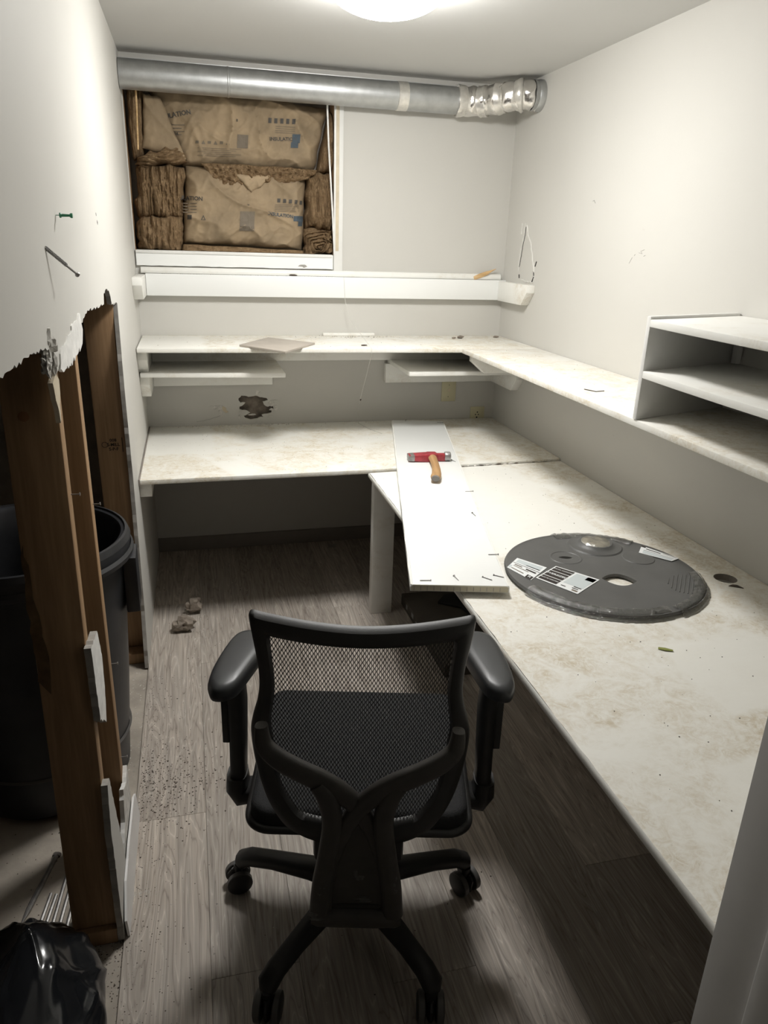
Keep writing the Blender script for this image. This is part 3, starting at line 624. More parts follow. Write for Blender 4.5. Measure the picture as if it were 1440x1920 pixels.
for lx, ly, a in ((-.10, -.872, 3), (.0, -.868, 110), (.085, -.862, 140), (.098, -.70, 5), (.105, -.40, 105), (.10, -.16, 8), (.108, .20, 120), (.09, .86, 4), (-.06, .868, 80), (.118, -.845, 150)):
    p = R13 @ Vector((lx, ly, 0)); loose_nail(1.027 + p.x, -.977 + p.y, .630, a - 13, 'small steel nail lying on the loose white board')
hm = tag(empty('hammer', (1.085, -.775, .6305), math.radians(-8)), 'red-headed hammer with wooden handle lying on the white board', 'hammer')
MB().add([(x_, y_, z_) for x_, hw, t in ((-.088, .024, .009), (-.05, .0235, .012), (-.012, .022, .015), (.022, .021, .015), (.024, .014, .013), (.055, .014, .013)) for y_, z_ in ((-hw, .015 - t), (hw, .015 - t), (hw, .015 + t), (-hw, .015 + t))],
         [(i * 4 + j, i * 4 + (j + 1) % 4, i * 4 + 4 + (j + 1) % 4, i * 4 + 4 + j) for i in range(5) for j in range(4)] + [(3, 2, 1, 0), (20, 21, 22, 23)]).build('head', 'red', hm, .0015)
MB().add([(x_, y_, z_) for x_, hw, t in ((-.0905, .0245, .0085), (-.066, .0243, .0112)) for y_, z_ in ((-hw, .015 - t), (hw, .015 - t), (hw, .015 + t), (-hw, .015 + t))], [(0, 1, 5, 4), (1, 2, 6, 5), (2, 3, 7, 6), (3, 0, 4, 7), (3, 2, 1, 0), (4, 5, 6, 7)]).build('blade', 'steel', hm, .001)
MB().lathe([(.0, .053), (.017, .053), (.0185, .056), (.0185, .074), (.0165, .077), (0, .077)], (0, 0, .0175), 10, 'x').build('striking_face', 'steel', hm, .0008)
MB().box(-.016, .022, -.024, .024, .012, .0315).build('eye_collar', 'red', hm, .004)
MB().sweep([(.003, -.015, .018), (.002, -.045, .018), (-.001, -.10, .017), (-.008, -.17, .0165), (-.018, -.23, .017), (-.027, -.265, .018), (-.032, -.285, .0185)], [.0165, .0155, .0145, .0155, .0175, .0185, .015], [.0135, .0125, .0115, .0125, .014, .015, .012], (0, 0, 1), 16).build('handle', 'handle', hm)
MB().sweep([(-.0315, -.284, .0185), (-.033, -.289, .0187)], [.0155, .012], [.0125, .009], (0, 0, 1), 16).build('handle_end', 'tileedge', hm)

# ------------------------------------------------------------------ grey disc wrapped in film
DX, DY, DR = 1.245, -1.797, .257
dc = tag(empty('plastic_disc', (DX, DY, .6005)), 'large round dark grey plastic disc in torn film on the side desk', 'disc')
def lens(cx_, cy_, a_, b_, rot):
    P = []
    for i in range(11): t = -1 + 2 * i / 10; P.append((a_ * t, b_ * (1 - t * t)))
    for i in range(1, 10): t = 1 - 2 * i / 10; P.append((a_ * t, -b_ * (1 - t * t)))
    return [(cx_ + x_ * math.cos(rot) - y_ * math.sin(rot), cy_ + x_ * math.sin(rot) + y_ * math.cos(rot)) for x_, y_ in P]
outer = [(DR * math.cos(t * math.pi / 48), DR * math.sin(t * math.pi / 48)) for t in range(96)]
h_a = lens(.015, -.062, .045, .036, math.radians(-22)); h_b = lens(-.058, .096, .020, .009, math.radians(-15)); h_c = lens(-.083, .088, .006, .004, math.radians(60))
panel('plate', outer, [h_a, h_b], lambda p: (p[0], p[1], .013), lambda p: (p[0], p[1], .004), 'disc', 'disc', dc)
MB().lathe([(DR, .004), (DR + .003, .008), (DR, .0135), (DR - .006, .0135)], n=96, cap=False).build('rim', 'disc', dc)
MB().lathe([(.078, .013), (.074, .0165), (.06, .017), (.052, .020), (.046, .026), (.0, .027)], (.068, .158, 0), 40).build('hub', 'disc', dc)
fk = MB().lathe([(.042, .0255), (.036, .030), (.02, .0315), (0, .032)], (.068, .158, 0), 28).build('foil_cap', 'foil', dc); crinkle(fk, .004, 60)
MB().lathe([(.046, .013), (.044, .0145), (.040, .0145), (.038, .013)], (-.058, .096, 0), 32, cap=False).build('ring', 'disc', dc); MB().lathe([(.045, .013), (.043, .015), (.0, .0155)], (.145, .055, 0), 32).build('boss', 'disc', dc)
for i in range(9):
    a = -1 + i / 4.0; L_ = .058 * math.sqrt(max(.05, 1 - (a * .95) ** 2)); cx_, cy_ = .172 + a * .04 * .80, -.118 - a * .04 * .60
    MB().sweep([(cx_ + t * L_ * .62, cy_ + t * L_ * .80, .0134) for t in (-1, -.5, 0, .5, 1)], .0014, .0012, (0, 0, 1), 6).build('ridge', 'disc', dc)
def wrapband(a0, a1, r0, r1, seed, mat, z0=.010, amp=.006):
    vs = []; fs = []; n = 60; k = 7; rs = random.Random(seed)
    for i in range(n + 1):
        a = a0 + (a1 - a0) * i / n
        for j in range(k):
            t = j / (k - 1); r_ = r0 + (r1 - r0) * t + .002 * rs.uniform(-1, 1); z_ = z0 + .005 * math.sin(t * math.pi) + amp * .5 * (noise.noise(Vector((a * 14, t * 5, seed))) + .35)
            vs.append((r_ * math.cos(a), r_ * math.sin(a), max(.0012, z_ * (1 - max(0, t - .6) * 2.3))))
    for i in range(n):
        for j in range(k - 1): fs.append((i * k + j, i * k + j + 1, (i + 1) * k + j + 1, (i + 1) * k + j))
    m = MB(); m.v = vs; m.f = fs; m.build('shrink_film', mat, dc, smooth=25)
rad = math.radians
wrapband(rad(195), rad(280), .222, .268, 3, 'wrap', .0135); wrapband(rad(285), rad(345), .232, .272, 5, 'wrap', .0135, .008); wrapband(rad(40), rad(95), .225, .275, 8, 'wrap', .0135)
for i, (a0, a1, r_) in enumerate(((205, 236, .226), (212, 250, .231), (200, 225, .233), (228, 262, .236), (240, 270, .229), (215, 232, .238), (48, 90, .238), (52, 86, .246), (238, 252, .243), (290, 330, .262))):
    MB().sweep([(r_ * math.cos(rad(a0 + (a1 - a0) * t / 14)) + .003 * noise.noise(Vector((t, i, 0))), r_ * math.sin(rad(a0 + (a1 - a0) * t / 14)), .0145 + .002 * noise.noise(Vector((t * .7, i, 4)))) for t in range(15)], .0011, .0012, (0, 0, 1), 5).build('film_crease', 'wrap', dc)
def label_card(corners, items, z0=.0138):
    """corners: TL TR BR BL in disc metres; items in 0..1 card space"""
    TL, TR, BR, BL = [Vector(c) for c in corners]
    def at(u_, v_, dz=0): p = TL.lerp(TR, u_).lerp(BL.lerp(BR, u_), v_); return (p.x, p.y, z0 + dz)
    m = MB(); m.add([at(0, 0), at(1, 0), at(1, 1), at(0, 1), at(0, 0, .0008), at(1, 0, .0008), at(1, 1, .0008), at(0, 1, .0008)], [(0, 3, 2, 1), (4, 5, 6, 7), (0, 1, 5, 4), (1, 2, 6, 5), (2, 3, 7, 6), (3, 0, 4, 7)])
    lb = m.build('paper_label', 'label', dc, smooth=0)
    wdt = (TR - TL).length; hgt = (BL - TL).length
    for it in items:
        if it[0] == 'r':
            _, u0, v0, u1, v1, mt = it[:6]; dz = .0011 if mt != 'label' else .0015
            flat('print', [at(u0, v1, dz), at(u1, v1, dz), at(u1, v0, dz), at(u0, v0, dz)], [(0, 1, 2, 3)], mt, lb)
        else:
            _, s_, uc, vc, sz, mt = it; vs, fs = text_mesh(s_, sz)
            flat('print', [at(uc + v[0] / wdt, vc - v[1] / hgt, .0019) for v in vs], fs, mt, lb)
L2 = lambda x_, y_: (x_ - DX, y_ - DY)
label_card([L2(.998, -1.722), L2(1.050, -1.680), L2(1.103, -1.757), L2(1.026, -1.822)][0:0] or [L2(1.050, -1.682), L2(1.103, -1.757), L2(1.026, -1.822), L2(.997, -1.735)],
           [('r', .08, .08, .92, .34, 'labelgrey'), ('r', .45, .3, .92, .34, 'ink'), ('r', .02, .42, .98, .45, 'ink'), ('r', .12, .52, .4, .58, 'printgrey'), ('r', .55, .52, .92, .6, 'ink'), ('r', .12, .64, .7, .68, 'printgrey'), ('r', .75, .8, .98, 1.0, 'ink'), ('r', .12, .84, .62, .89, 'printgrey'), ('t', 'M', .865, .9, .012, 'label'), ('r', .0, .7, .1, .92, 'labelgrey')])
label_card([L2(1.132, -1.752), L2(1.206, -1.853), L2(1.108, -1.918), L2(1.045, -1.81)],
           [('r', .03, .04, .47, .30, 'ink'), ('r', .03, .33, .47, .66, 'ink'), ('t', 'OVERSIZED', .25, .5, .0125, 'label'), ('r', .03, .69, .47, .95, 'ink'), ('t', 'SPECIAL HANDLING', .25, .17, .006, 'label'), ('t', 'MUST BE CHECKED', .25, .82, .006, 'label'), ('r', .52, .06, .97, .72, 'labelgrey'), ('r', .78, .06, .97, .25, 'printgrey'), ('r', .78, .72, .95, .76, 'ink'), ('r', .78, .8, .92, .84, 'ink'), ('r', .55, .86, .66, .9, 'ink'), ('r', .82, .88, .95, .95, 'printgrey')])
label_card([L2(1.447, -1.668), L2(1.500, -1.770), L2(1.468, -1.783), L2(1.410, -1.712)],
           [('r', .1, .6, .95, .92, 'labelgrey'), ('r', .1, .48, .95, .52, 'ink'), ('r', .15, .2, .55, .3, 'ink'), ('r', .6, .1, .95, .14, 'printgrey'), ('r', .0, .0, .12, .16, 'ink')], .0152)

# ------------------------------------------------------------------ outlets on the back wall
def outlet(x0, x1, z0, z1, slots, label):
    t = tag(empty('wall_outlet', ((x0 + x1) / 2, -.0005, (z0 + z1) / 2)), label, 'outlet'); w_, h_ = (x1 - x0) / 2, (z1 - z0) / 2
    MB().box(-w_, w_, -.006, 0, -h_, h_).build('plate', 'ivory', t, .003)
    for sx, sz, r_ in slots: MB().lathe([(0, -.0068), (r_, -.0066), (r_, -.004)], (sx, 0, sz), 12, 'y').build('socket', 'black', t)
    return t
o1 = outlet(1.378, 1.452, .698, .795, [(.0, .006, .005), (-.002, -.025, .002), (.001, .032, .002)], 'ivory coax wall plate with one black jack under the short shelf')
MB().lathe([(.008, -.008), (.008, -.005), (.0, -.005)], (0, .0, .006), 8, 'y').build('jack_nut', 'pine', o1)
outlet(1.535, 1.610, .605, .668, [(.0, .004, .0035), (-.009, -.008, .003), (.006, -.008, .003), (-.002, -.022, .004)], 'ivory power outlet plate half sunk behind the back desk')

# ------------------------------------------------------------------ small things on the shelves, walls and desks
tl = tag(MB().prism([(.393, -.372), (.552, -.566), (.705, -.318), (.53, -.135)], lambda p: (*p, 1.0155), lambda p: (*p, 1.0235)).build('floor_tile', 'tile', None, .001), 'beige grey square tile resting askew on the corner shelf', 'tile')
tag(box('wood_strip', .79, 1.03, -.024, -.002, 1.0155, 1.028, 'white'), 'thin white strip lying at the back of the corner shelf', 'strip')
tag(MB().sweep([(1.50, -.02, 1.278), (1.53, -.022, 1.290), (1.56, -.024, 1.302), (1.585, -.024, 1.313), (1.605, -.024, 1.322)], [.009, .011, .009, .004, .0012], [.004, .006, .005, .003, .001], (0, 1, 0), 8).build('wood_splinter', 'splinter'), 'orange-brown wood splinter lying on the white ledge', 'splinter')
for i, (x_, y_, z_, r_, s_, mt, lb) in enumerate([(.70, -.010, 1.299, .016, (2.2, .5, .7), 'greypaper', 'dark grey plaster flake on the ledge below the opening'), (.655, -.026, 1.272, .008, (2, .8, .5), 'crumbd', 'small dark crumb on the front of the white ledge'),
        (1.415, -.12, 1.0155, .011, (1.4, .9, .6), 'rock', 'grey plaster lump on the corner shelf'), (1.605, -.09, 1.0155, .008, (1.6, .9, .6), 'rock', 'grey plaster flake in the shelf corner'), (1.38, -.13, 1.0155, .007, (1.4, .9, .6), 'rock', 'small grey plaster crumb beside the shelf lump'),
        (.905, -.36, 1.0155, .007, (2, .8, .4), 'crumbd', 'dark flake near the front of the corner shelf')]):
    tag(chunk('plaster_flake', (x_, y_, z_), r_, s_, mt, 50 + i, None, 2), lb, 'debris')
tag(MB().tube([(1.375, -1.36, 1.0165), (1.393, -1.40, 1.0165), (1.425, -1.392, 1.0165)], .0013, 6).build('bent_wire', 'ink'), 'bent dark wire on the corner shelf beside the cubby', 'wire')
tag(MB().sweep([(1.170, -2.172, .6022), (1.182, -2.180, .6026), (1.196, -2.188, .6022)], [.004, .006, .003], .0015, (0, 0, 1), 8).build('leaf_scrap', 'leaf'), 'small olive green scrap on the side desk', 'debris')
tag(MB().prism([(1.545, -1.925), (1.575, -1.945), (1.57, -1.925), (1.56, -1.92)], lambda p: (*p, .6002), lambda p: (*p, .6022)).build('dark_chip', 'crumbd'), 'dark chip on the side desk beside the cable hole', 'debris')
# screws and pins left in the left wall
sc = tag(empty('drywall_screw', (0, -2.077, 1.399)), 'long steel drywall screw sticking out of the left wall', 'screw')
ax = Vector((.034, .070, -.043)); axn = ax.normalized()
MB().tube([(-.002, 0, 0), tuple(ax)], .0019, 8).build('shank', 'steel', sc)
th = []
e1 = axn.cross(Vector((0, 0, 1))).normalized(); e2 = axn.cross(e1)
for i in range(150): t = i / 149; th.append(ax * (.0 + t * .66) + (e1 * math.cos(i * .75) + e2 * math.sin(i * .75)) * .0026)
MB().tube(th, .0008, 4).build('thread', 'steel', sc)
MB().sweep([ax - axn * .004, ax, ax + axn * .001], [.002, .0045, .0045], [.002, .0045, .0045], (0, 0, 1), 10).build('screw_head', 'steel', sc)
pn = tag(empty('push_pin', (0, -1.935, 1.449)), 'green push pin stuck in the left wall above the screw', 'pin')
MB().lathe([(.0006, -.002), (.0006, .006), (.004, .006), (.0045, .008), (.0025, .010), (.002, .022), (.004, .024), (.004, .027), (0, .027)], n=12, ax='x').build('grip', 'green', pn)
for y_, z_ in ((-1.308, 1.466), (-1.298, 1.449), (-1.293, 1.446)): MB().lathe([(0, .0006), (.0035, .0004), (.0045, 0)], (0, y_, z_), 10, 'x').build('nail_hole', 'crack', wl)
# hanging string with a bead
sg = tag(empty('hanging_string', (0, 0, 0)), 'thin pale string hanging from the ledge down to the back desk', 'string')
MB().tube([(.88, -.0385, 1.272), (.886, -.0392, 1.18), (.90, -.06, 1.10), (.92, -.423, 1.0162), (.9205, -.4335, 1.0158), (.921, -.4345, 1.008), (.9215, -.4345, .994), (.925, -.40, .97), (.931, -.30, .88), (.938, -.16, .75), (.945, -.06, .66), (.955, -.05, .612), (.985, -.18, .6115), (1.02, -.26, .6115)], .0009, 6).build('cord', 'string', sg)
chunk('bead', (.938, -.165, .742), .0035, (1, 1, 1.3), 'crumbd', 4, sg, 1)

# ------------------------------------------------------------------ things on the floor
tag(chunk('concrete_chunk', (.158, -.66, 0), .034, (1.0, .75, .8), 'rock', 61), 'rough brown concrete chunk on the floor under the back desk', 'rubble')
tag(chunk('concrete_chunk', (.115, -.80, 0), .038, (1.1, .75, .75), 'rock', 64), 'broken concrete chunk with flat pale top near the left wall', 'rubble')
tag(MB().prism(jag([(.80, -.10), (.845, -.095), (.855, -.055), (.81, -.06)], .02, .003, 3, True), lambda p: (*p, .0005), lambda p: (*p, .002)).build('paper_scrap', 'greypaper'), 'small grey paper scrap on the floor below the back desk', 'debris')
sk = tag(empty('steel_stake', (-.178, -1.863, -.006)), 'long steel stake lying on the concrete beyond the studs', 'stake')
MB().sweep([(0, 0, .006), (-.0345, -.145, .006), (-.045, -.19, .004)], [.006, .006, .0008], [.006, .006, .0008], (0, 0, 1), 8).build('shaft', 'steel', sk); MB().sweep([(.002, .008, .006), (.0, -.001, .006)], .010, .006, (0, 0, 1), 8).build('head', 'tileedge', sk)
for i, (x0, y0, x1, y1) in enumerate([(-.172, -1.975, -.190, -2.12), (-.160, -1.98, -.178, -2.13), (-.145, -1.93, -.160, -2.12), (-.128, -1.91, -.145, -2.12), (-.113, -1.92, -.128, -2.12)]):
    tag(MB().sweep([(x0, y0, -.002), (x1, y1, -.002)], .0035, .004, (0, 0, 1), 6, .5).build('metal_strip', 'steel'), 'thin grey metal strip lying on concrete behind the near stud', 'strip', 'metal strips behind the near stud')
# flat dark carton under the side desk
fb = tag(empty('flat_box', (0, 0, 0)), 'flat dark carton lying on the floor under the side desk', 'box')
box('carton', 1.0, 1.5, -1.31, -.74, .0005, .048, 'boxdark', fb, .003)
for y_, z_, a in ((-.82, .026, .012), (-.90, .03, .02), (-.96, .022, .015), (-1.0, .028, .008)): MB().box(.9992, 1.0002, y_ - a, y_ + a * .3, z_ - .009, z_ + .009).build('side_print', 'ridge', fb, smooth=0)
tag(slab('black_pad', jag([(1.12, -.86), (1.17, -.80), (1.45, -.78), (1.46, -1.2), (1.25, -1.2), (1.2, -.92)], .05, .006, 3, True), .0485, .060, 'black', None), 'flat black pad lying on top of the dark carton', 'pad')

# trash bin behind the studs
bn = tag(empty('trash_bin', (-.232, -1.535, -.006)), 'large round black trash bin standing behind the studs', 'trash bin')
MB().lathe([(.0, .006), (.19, .006), (.204, .02), (.225, .30), (.243, .62), (.245, .66), (.258, .665), (.262, .70), (.255, .715), (.240, .712), (.232, .70), (.228, .62), (.19, .05), (0, .045)], n=64).build('body', 'bin', bn)
MB().lathe([(.258, .655), (.266, .66), (.268, .672), (.262, .68)], n=64, cap=False).build('rim_band', 'bin', bn)
MB().lathe([(.245, .701), (.250, .719), (.256, .7175), (.262, .702)], n=64, cap=False).build('rim_lip', 'bin', bn)
MB().lathe([(.2135, .135), (.219, .139), (.2145, .145)], n=64, cap=False).build('hoop', 'wheel', bn)
for an in (2, 182):
    a = rad(an); h = MB().box(-.05, .05, -.004, .030, .50, .655).build('handle', 'bin', bn, .004); h.location = (.243 * math.cos(a), .243 * math.sin(a), 0); h.rotation_euler = (0, 0, a - math.pi / 2)
# black rubbish bag in the corner of the picture
bm = bmesh.new(); bmesh.ops.create_icosphere(bm, subdivisions=6, radius=1)
for v in bm.verts:
    c = v.co.copy()
    k = 1 + .16 * noise.noise(c * 1.5 + Vector((3, 1, 0)))
    for nx, ny, nz, ph in ((.8, .5, .6, .1), (-.4, .9, .5, .4), (.9, -.3, .4, .75), (.3, .2, 1.0, .3)):     # a few long sharp creases
        t = (c.x * nx + c.y * ny + c.z * nz) * 2.1 + ph + .35 * noise.noise(c * 1.2); t = abs((t % 1) - .5) * 2
        k += .045 * max(0, 1 - t * 3.5) * max(0, .6 + noise.noise(c * 1.9 + Vector((nx, ny, 0)) * 5))
    top = max(0, c.z) ** 2.0
    c *= k
    v.co = Vector((c.x * .185 * (1 - .55 * top) + .045 * top, c.y * .25 * (1 - .55 * top) + .13 * top, max(-.62, c.z) * .125))
mz = min(v.co.z for v in bm.verts)
for v in bm.verts: v.co.z -= mz
for f in bm.faces: f.smooth = True
me = bpy.data.meshes.new('garbage_bag'); bm.to_mesh(me); bm.free()
gb = link('garbage_bag', me, 'bag'); gb.location = (-.19, -2.395, -.006)
tag(gb, 'shiny black rubbish bag slumped on the concrete by the near stud', 'bag')

# ------------------------------------------------------------------ office chair
CH = empty('office_chair', (.4695 + .012, -2.211 - .003, 0), rad(-14)); tag(CH, 'black mesh-back office chair with armrests and five-star base', 'chair')
xs = .012
OUT = [(0.0, .41), (.073, .425), (.104, .436), (.132, .455), (.155, .492), (.171, .538), (.181, .591), (.184, .646), (.178, .684), (.168, .721), (.162, .757), (.162, .799), (.167, .844), (.171, .879), (.169, .895), (.147, .894), (.07, .888), (0.0, .885)]
INN = [(0.0, .471), (.056, .475), (.086, .479), (.101, .484), (.115, .501), (.132, .532), (.141, .572), (.147, .636), (.148, .676), (.143, .711), (.138, .75), (.138, .788), (.14, .828), (.141, .845), (.138, .857), (.126, .856), (.071, .852), (0.0, .85)]
def yb_(x_, z_): return -.19 - .12 * (z_ - .45) + .9 * x_ * x_ + .016 * math.exp(-((z_ - .62) / .12) ** 2)
def smooth_loop(half, k=4):
    P = half + [(-x_, z_) for x_, z_ in reversed(half[1:-1])]; n = len(P); out = []
    for i in range(n):
        p0, p1, p2, p3 = P[i - 1], P[i], P[(i + 1) % n], P[(i + 2) % n]
        for j in range(k):
            t = j / k; out.append(tuple(.5 * ((2 * p1[c]) + (-p0[c] + p2[c]) * t + (2 * p0[c] - 5 * p1[c] + 4 * p2[c] - p3[c]) * t * t + (-p0[c] + 3 * p1[c] - 3 * p2[c] + p3[c]) * t ** 3) for c in (0, 1)))
    return out
lo, li = smooth_loop(OUT), smooth_loop(INN); n = len(lo); vs = []
ring = []
for (a, b) in zip(lo, li):
    for t, dy in ((0, -.004), (.12, -.012), (.5, -.015), (.88, -.011), (1, -.002), (1, .004), (.5, .010), (0, .006)):
        x_, z_ = a[0] + (b[0] - a[0]) * t, a[1] + (b[1] - a[1]) * t; vs.append((x_ + xs, yb_(x_, z_) + dy, z_))
m = MB(); m.v = vs; m.f = [(i * 8 + j, i * 8 + (j + 1) % 8, ((i + 1) % n) * 8 + (j + 1) % 8, ((i + 1) % n) * 8 + j) for i in range(n) for j in range(8)]
m.build('back_frame', 'chair', CH, smooth=50)
# woven mesh: wavy vertical strands meeting in diamonds, clipped to the frame
def inside(x_, z_):
    c = False; k = len(li)
    for i in range(k):
        (xa, za), (xb, zb) = li[i], li[(i + 1) % k]
        if (za > z_) != (zb > z_) and x_ < (xb - xa) * (z_ - za) / (zb - za) + xa: c = not c
    return c
mv = []; mf = []; pitch = .0031; hz = .0058; ncol = 98
for c in range(-ncol // 2, ncol // 2 + 1):
    prev = None
    for r_ in range(0, 70):
        z_ = .466 + r_ * hz; ph = (r_ + c) % 2
        x_ = c * pitch + (pitch * .24 if ph else -pitch * .24)
        if inside(x_ * .985, z_) or inside(x_ * .97, z_ + (.004 if z_ < .6 else -.004)):
            hw = .00066; y_ = yb_(x_, z_) - .001 + (.0006 if ph else -.0006)
            mv += [(x_ - hw + xs, y_, z_), (x_ + hw + xs, y_, z_), (x_ + hw + xs, y_, z_ + hz * .42), (x_ - hw + xs, y_, z_ + hz * .42)]; k = len(mv) - 4
            mf.append((k, k + 1, k + 2, k + 3))
            if prev is not None: mf.append((prev + 3, prev + 2, k + 1, k))
            prev = k
        else: prev = None
m = MB(); m.v = mv; m.f = mf; bk = m.build('mesh_fabric', 'mesh', CH, smooth=0)
# rear yoke: two arms sweeping from the sides, crossing and running down into the spine
def yk(x_, z_, off=-.034): return (x_ + xs, -.19 - .12 * (z_ - .45) + off, z_)
def cat(P, k=6):
    out = []
    for i in range(len(P) - 1):
        p0, p1, p2, p3 = P[max(i - 1, 0)], P[i], P[i + 1], P[min(i + 2, len(P) - 1)]
        for j in range(k):
            t = j / k; out.append(tuple(.5 * ((2 * p1[c]) + (-p0[c] + p2[c]) * t + (2 * p0[c] - 5 * p1[c] + 4 * p2[c] - p3[c]) * t * t + (-p0[c] + 3 * p1[c] - 3 * p2[c] + p3[c]) * t ** 3) for c in range(len(p1))))
    return out + [tuple(P[-1])]
ARM = [(.156, .702, .010, -.012), (.152, .668, .014, -.020), (.130, .646, .017, -.028), (.098, .628, .018, -.034), (.062, .610, .0185, -.038), (.030, .587, .018, -.040), (0, .552, .016, -.040), (-.024, .499, .014, -.040), (-.044, .430, .014, -.040), (-.055, .360, .015, -.040), (-.060, .30, .017, -.040)]
COLM = [(.066, .604, .014, -.040), (.050, .578, .0165, -.046), (.042, .525, .017, -.047), (.050, .445, .017, -.047), (.060, .37, .018, -.047), (.066, .295, .018, -.046)]
for sgn in (-1, 1):
    A = cat(ARM); MB().sweep([yk(sgn * p[0], p[1], p[3] - (.003 if sgn > 0 else 0)) for p in A], [p[2] for p in A], .012, (0, -1, 0), 14, .75).build('yoke_arm', 'yoke', CH, smooth=60)
    A = cat(COLM); MB().sweep([yk(sgn * p[0], p[1], p[3]) for p in A], [p[2] for p in A], .014, (0, -1, 0), 14, .75).build('yoke_column', 'yoke', CH, smooth=60)
tear = cat([(0, .52), (-.018, .49), (-.036, .435), (-.046, .375), (-.046, .325), (-.034, .30), (.034, .30), (.046, .325), (.046, .375), (.036, .435), (.018, .49), (0, .52)], 4)[:-1]
MB().prism(tear, lambda p: yk(p[0], p[1], -.046), lambda p: yk(p[0], p[1], -.02)).build('spine_cover', 'yoke', CH, .003)
fo = MB().sweep([yk(x_, .284, -.042) for x_ in (-.080, -.07, -.03, 0, .03, .07, .080)], [.012, .02, .022, .022, .022, .02, .012], .018, (0, -1, 0), 14, .7).build('spine_foot', 'yoke', CH, smooth=60)
for (x_, z_, sx, sz) in ((-.060, .375, .006, .014), (-.064, .36, .004, .010), (-.003, .395, .004, .014), (.005, .383, .007, .006), (.062, .385, .006, .015), (.066, .368, .004, .008), (-.074, .297, .009, .006), (-.07, .288, .010, .004), (.012, .33, .013, .0022), (.016, .324, .012, .0022), (.014, .336, .011, .0018), (-.045, .272, .010, .003)):
    chunk('scuff_mark', (x_ + xs, -.19 - .12 * (z_ - .45) - (.060 if abs(x_) > .05 else .0465), z_ - sz * .5), 1, (sx, .0012, sz), 'scuff', int(z_ * 100), CH, 3, .5)
# seat, mechanism, gas column
def rrect(x0, x1, y0, y1, r_, k=8):
    P = []
    for cx_, cy_, a0 in ((x1 - r_, y1 - r_, 0), (x0 + r_, y1 - r_, 90), (x0 + r_, y0 + r_, 180), (x1 - r_, y0 + r_, 270)):
        for i in range(k + 1): a = rad(a0 + 90 * i / k); P.append((cx_ + r_ * math.cos(a), cy_ + r_ * math.sin(a)))
    return P
seat_pts = [((p[0] - xs) * (1.0 + .05 * (p[1] + .135) / .4) + xs, p[1]) for p in rrect(-.203 + xs, .203 + xs, -.135, .265, .04)]
MB().prism(seat_pts, lambda p: (*p, .385), lambda p: (*p, .432 + .25 * (p[0] - xs) ** 2)).build('seat', 'seat', CH, .016, segs=4)
rim = seat_pts + [seat_pts[0], seat_pts[1]]
MB().sweep([(p[0], p[1], .402) for p in rim], .012, .008, (0, 0, 1), 8).build('seat_rim', 'chair', CH, smooth=60)
MB().box(-.085 + xs, .085 + xs, -.13, .12, .315, .385).build('tilt_mechanism', 'chair', CH, .012)
MB().sweep([(xs, -.11, .335), (xs, -.17, .315), (xs, -.215, .30)], [.055, .05, .055], .02, (0, 0, 1), 12, .6).build('spine_link', 'chair', CH)
BY = Vector((0, .03, 0))
MB().lathe([(.028, .07), (.028, .20), (.017, .205), (.017, .33)], tuple(BY), n=24).build('gas_column', 'chair', CH)
# armrests
PAD = [(-.290, -.028), (-.292, .012), (-.286, .078), (-.275, .140), (-.262, .168), (-.240, .178), (-.218, .172), (-.204, .150), (-.203, .10), (-.218, .03), (-.232, -.026), (-.244, -.046), (-.260, -.056), (-.278, -.052)]
padl = [p[:2] for p in cat(PAD + [PAD[0]], 4)[:-1]]
for sgn in (-1, 1):
    cxp = sum(p[0] for p in padl) / len(padl); cyp = sum(p[1] for p in padl) / len(padl); vs = []; lv = ((.90, .612), (.985, .618), (1.0, .627), (.985, .637), (.93, .6435), (.80, .647), (.5, .649))
    for sc_, z_ in lv:
        for p in padl: vs.append((-sgn * (cxp + (p[0] - cxp) * sc_) * -1 * -1 + xs * 1, cyp + (p[1] - cyp) * sc_ + (.018 if sgn > 0 else 0), z_))
    k = len(padl); m = MB(); m.v = vs; m.f = [(i * k + j, i * k + (j + 1) % k, (i + 1) * k + (j + 1) % k, (i + 1) * k + j) for i in range(len(lv) - 1) for j in range(k)] + [tuple(range(k)), tuple((len(lv) - 1) * k + j for j in range(k))]
    m.build('arm_pad', 'armpad', CH, smooth=70)
    X = sgn
    MB().sweep([(X * .252 + xs, .04, .613), (X * .250 + xs, .045, .55), (X * .253 + xs, .05, .45), (X * .256 + xs, .05, .345)], [.018, .018, .017, .016], [.030, .030, .028, .026], (0, 1, 0), 14, .6).build('arm_post', 'chair', CH, smooth=60)
    MB().box(-.007, .007, -.02, .02, -.055, .055).build('height_lever', 'chair', CH, .002).location = (X * .273 + xs, .045, .52)
    MB().sweep([(X * .258 + xs, .05, .375), (X * .258 + xs, .05, .345), (X * .250 + xs, .05, .325), (X * .225 + xs, .05, .330), (X * .19 + xs, .05, .352), (X * .08 + xs, .05, .365)], [.021, .024, .024, .020, .017, .017], [.032, .034, .034, .032, .030, .03], (0, 1, 0), 14, .7).build('arm_bracket', 'chair', CH, smooth=60)
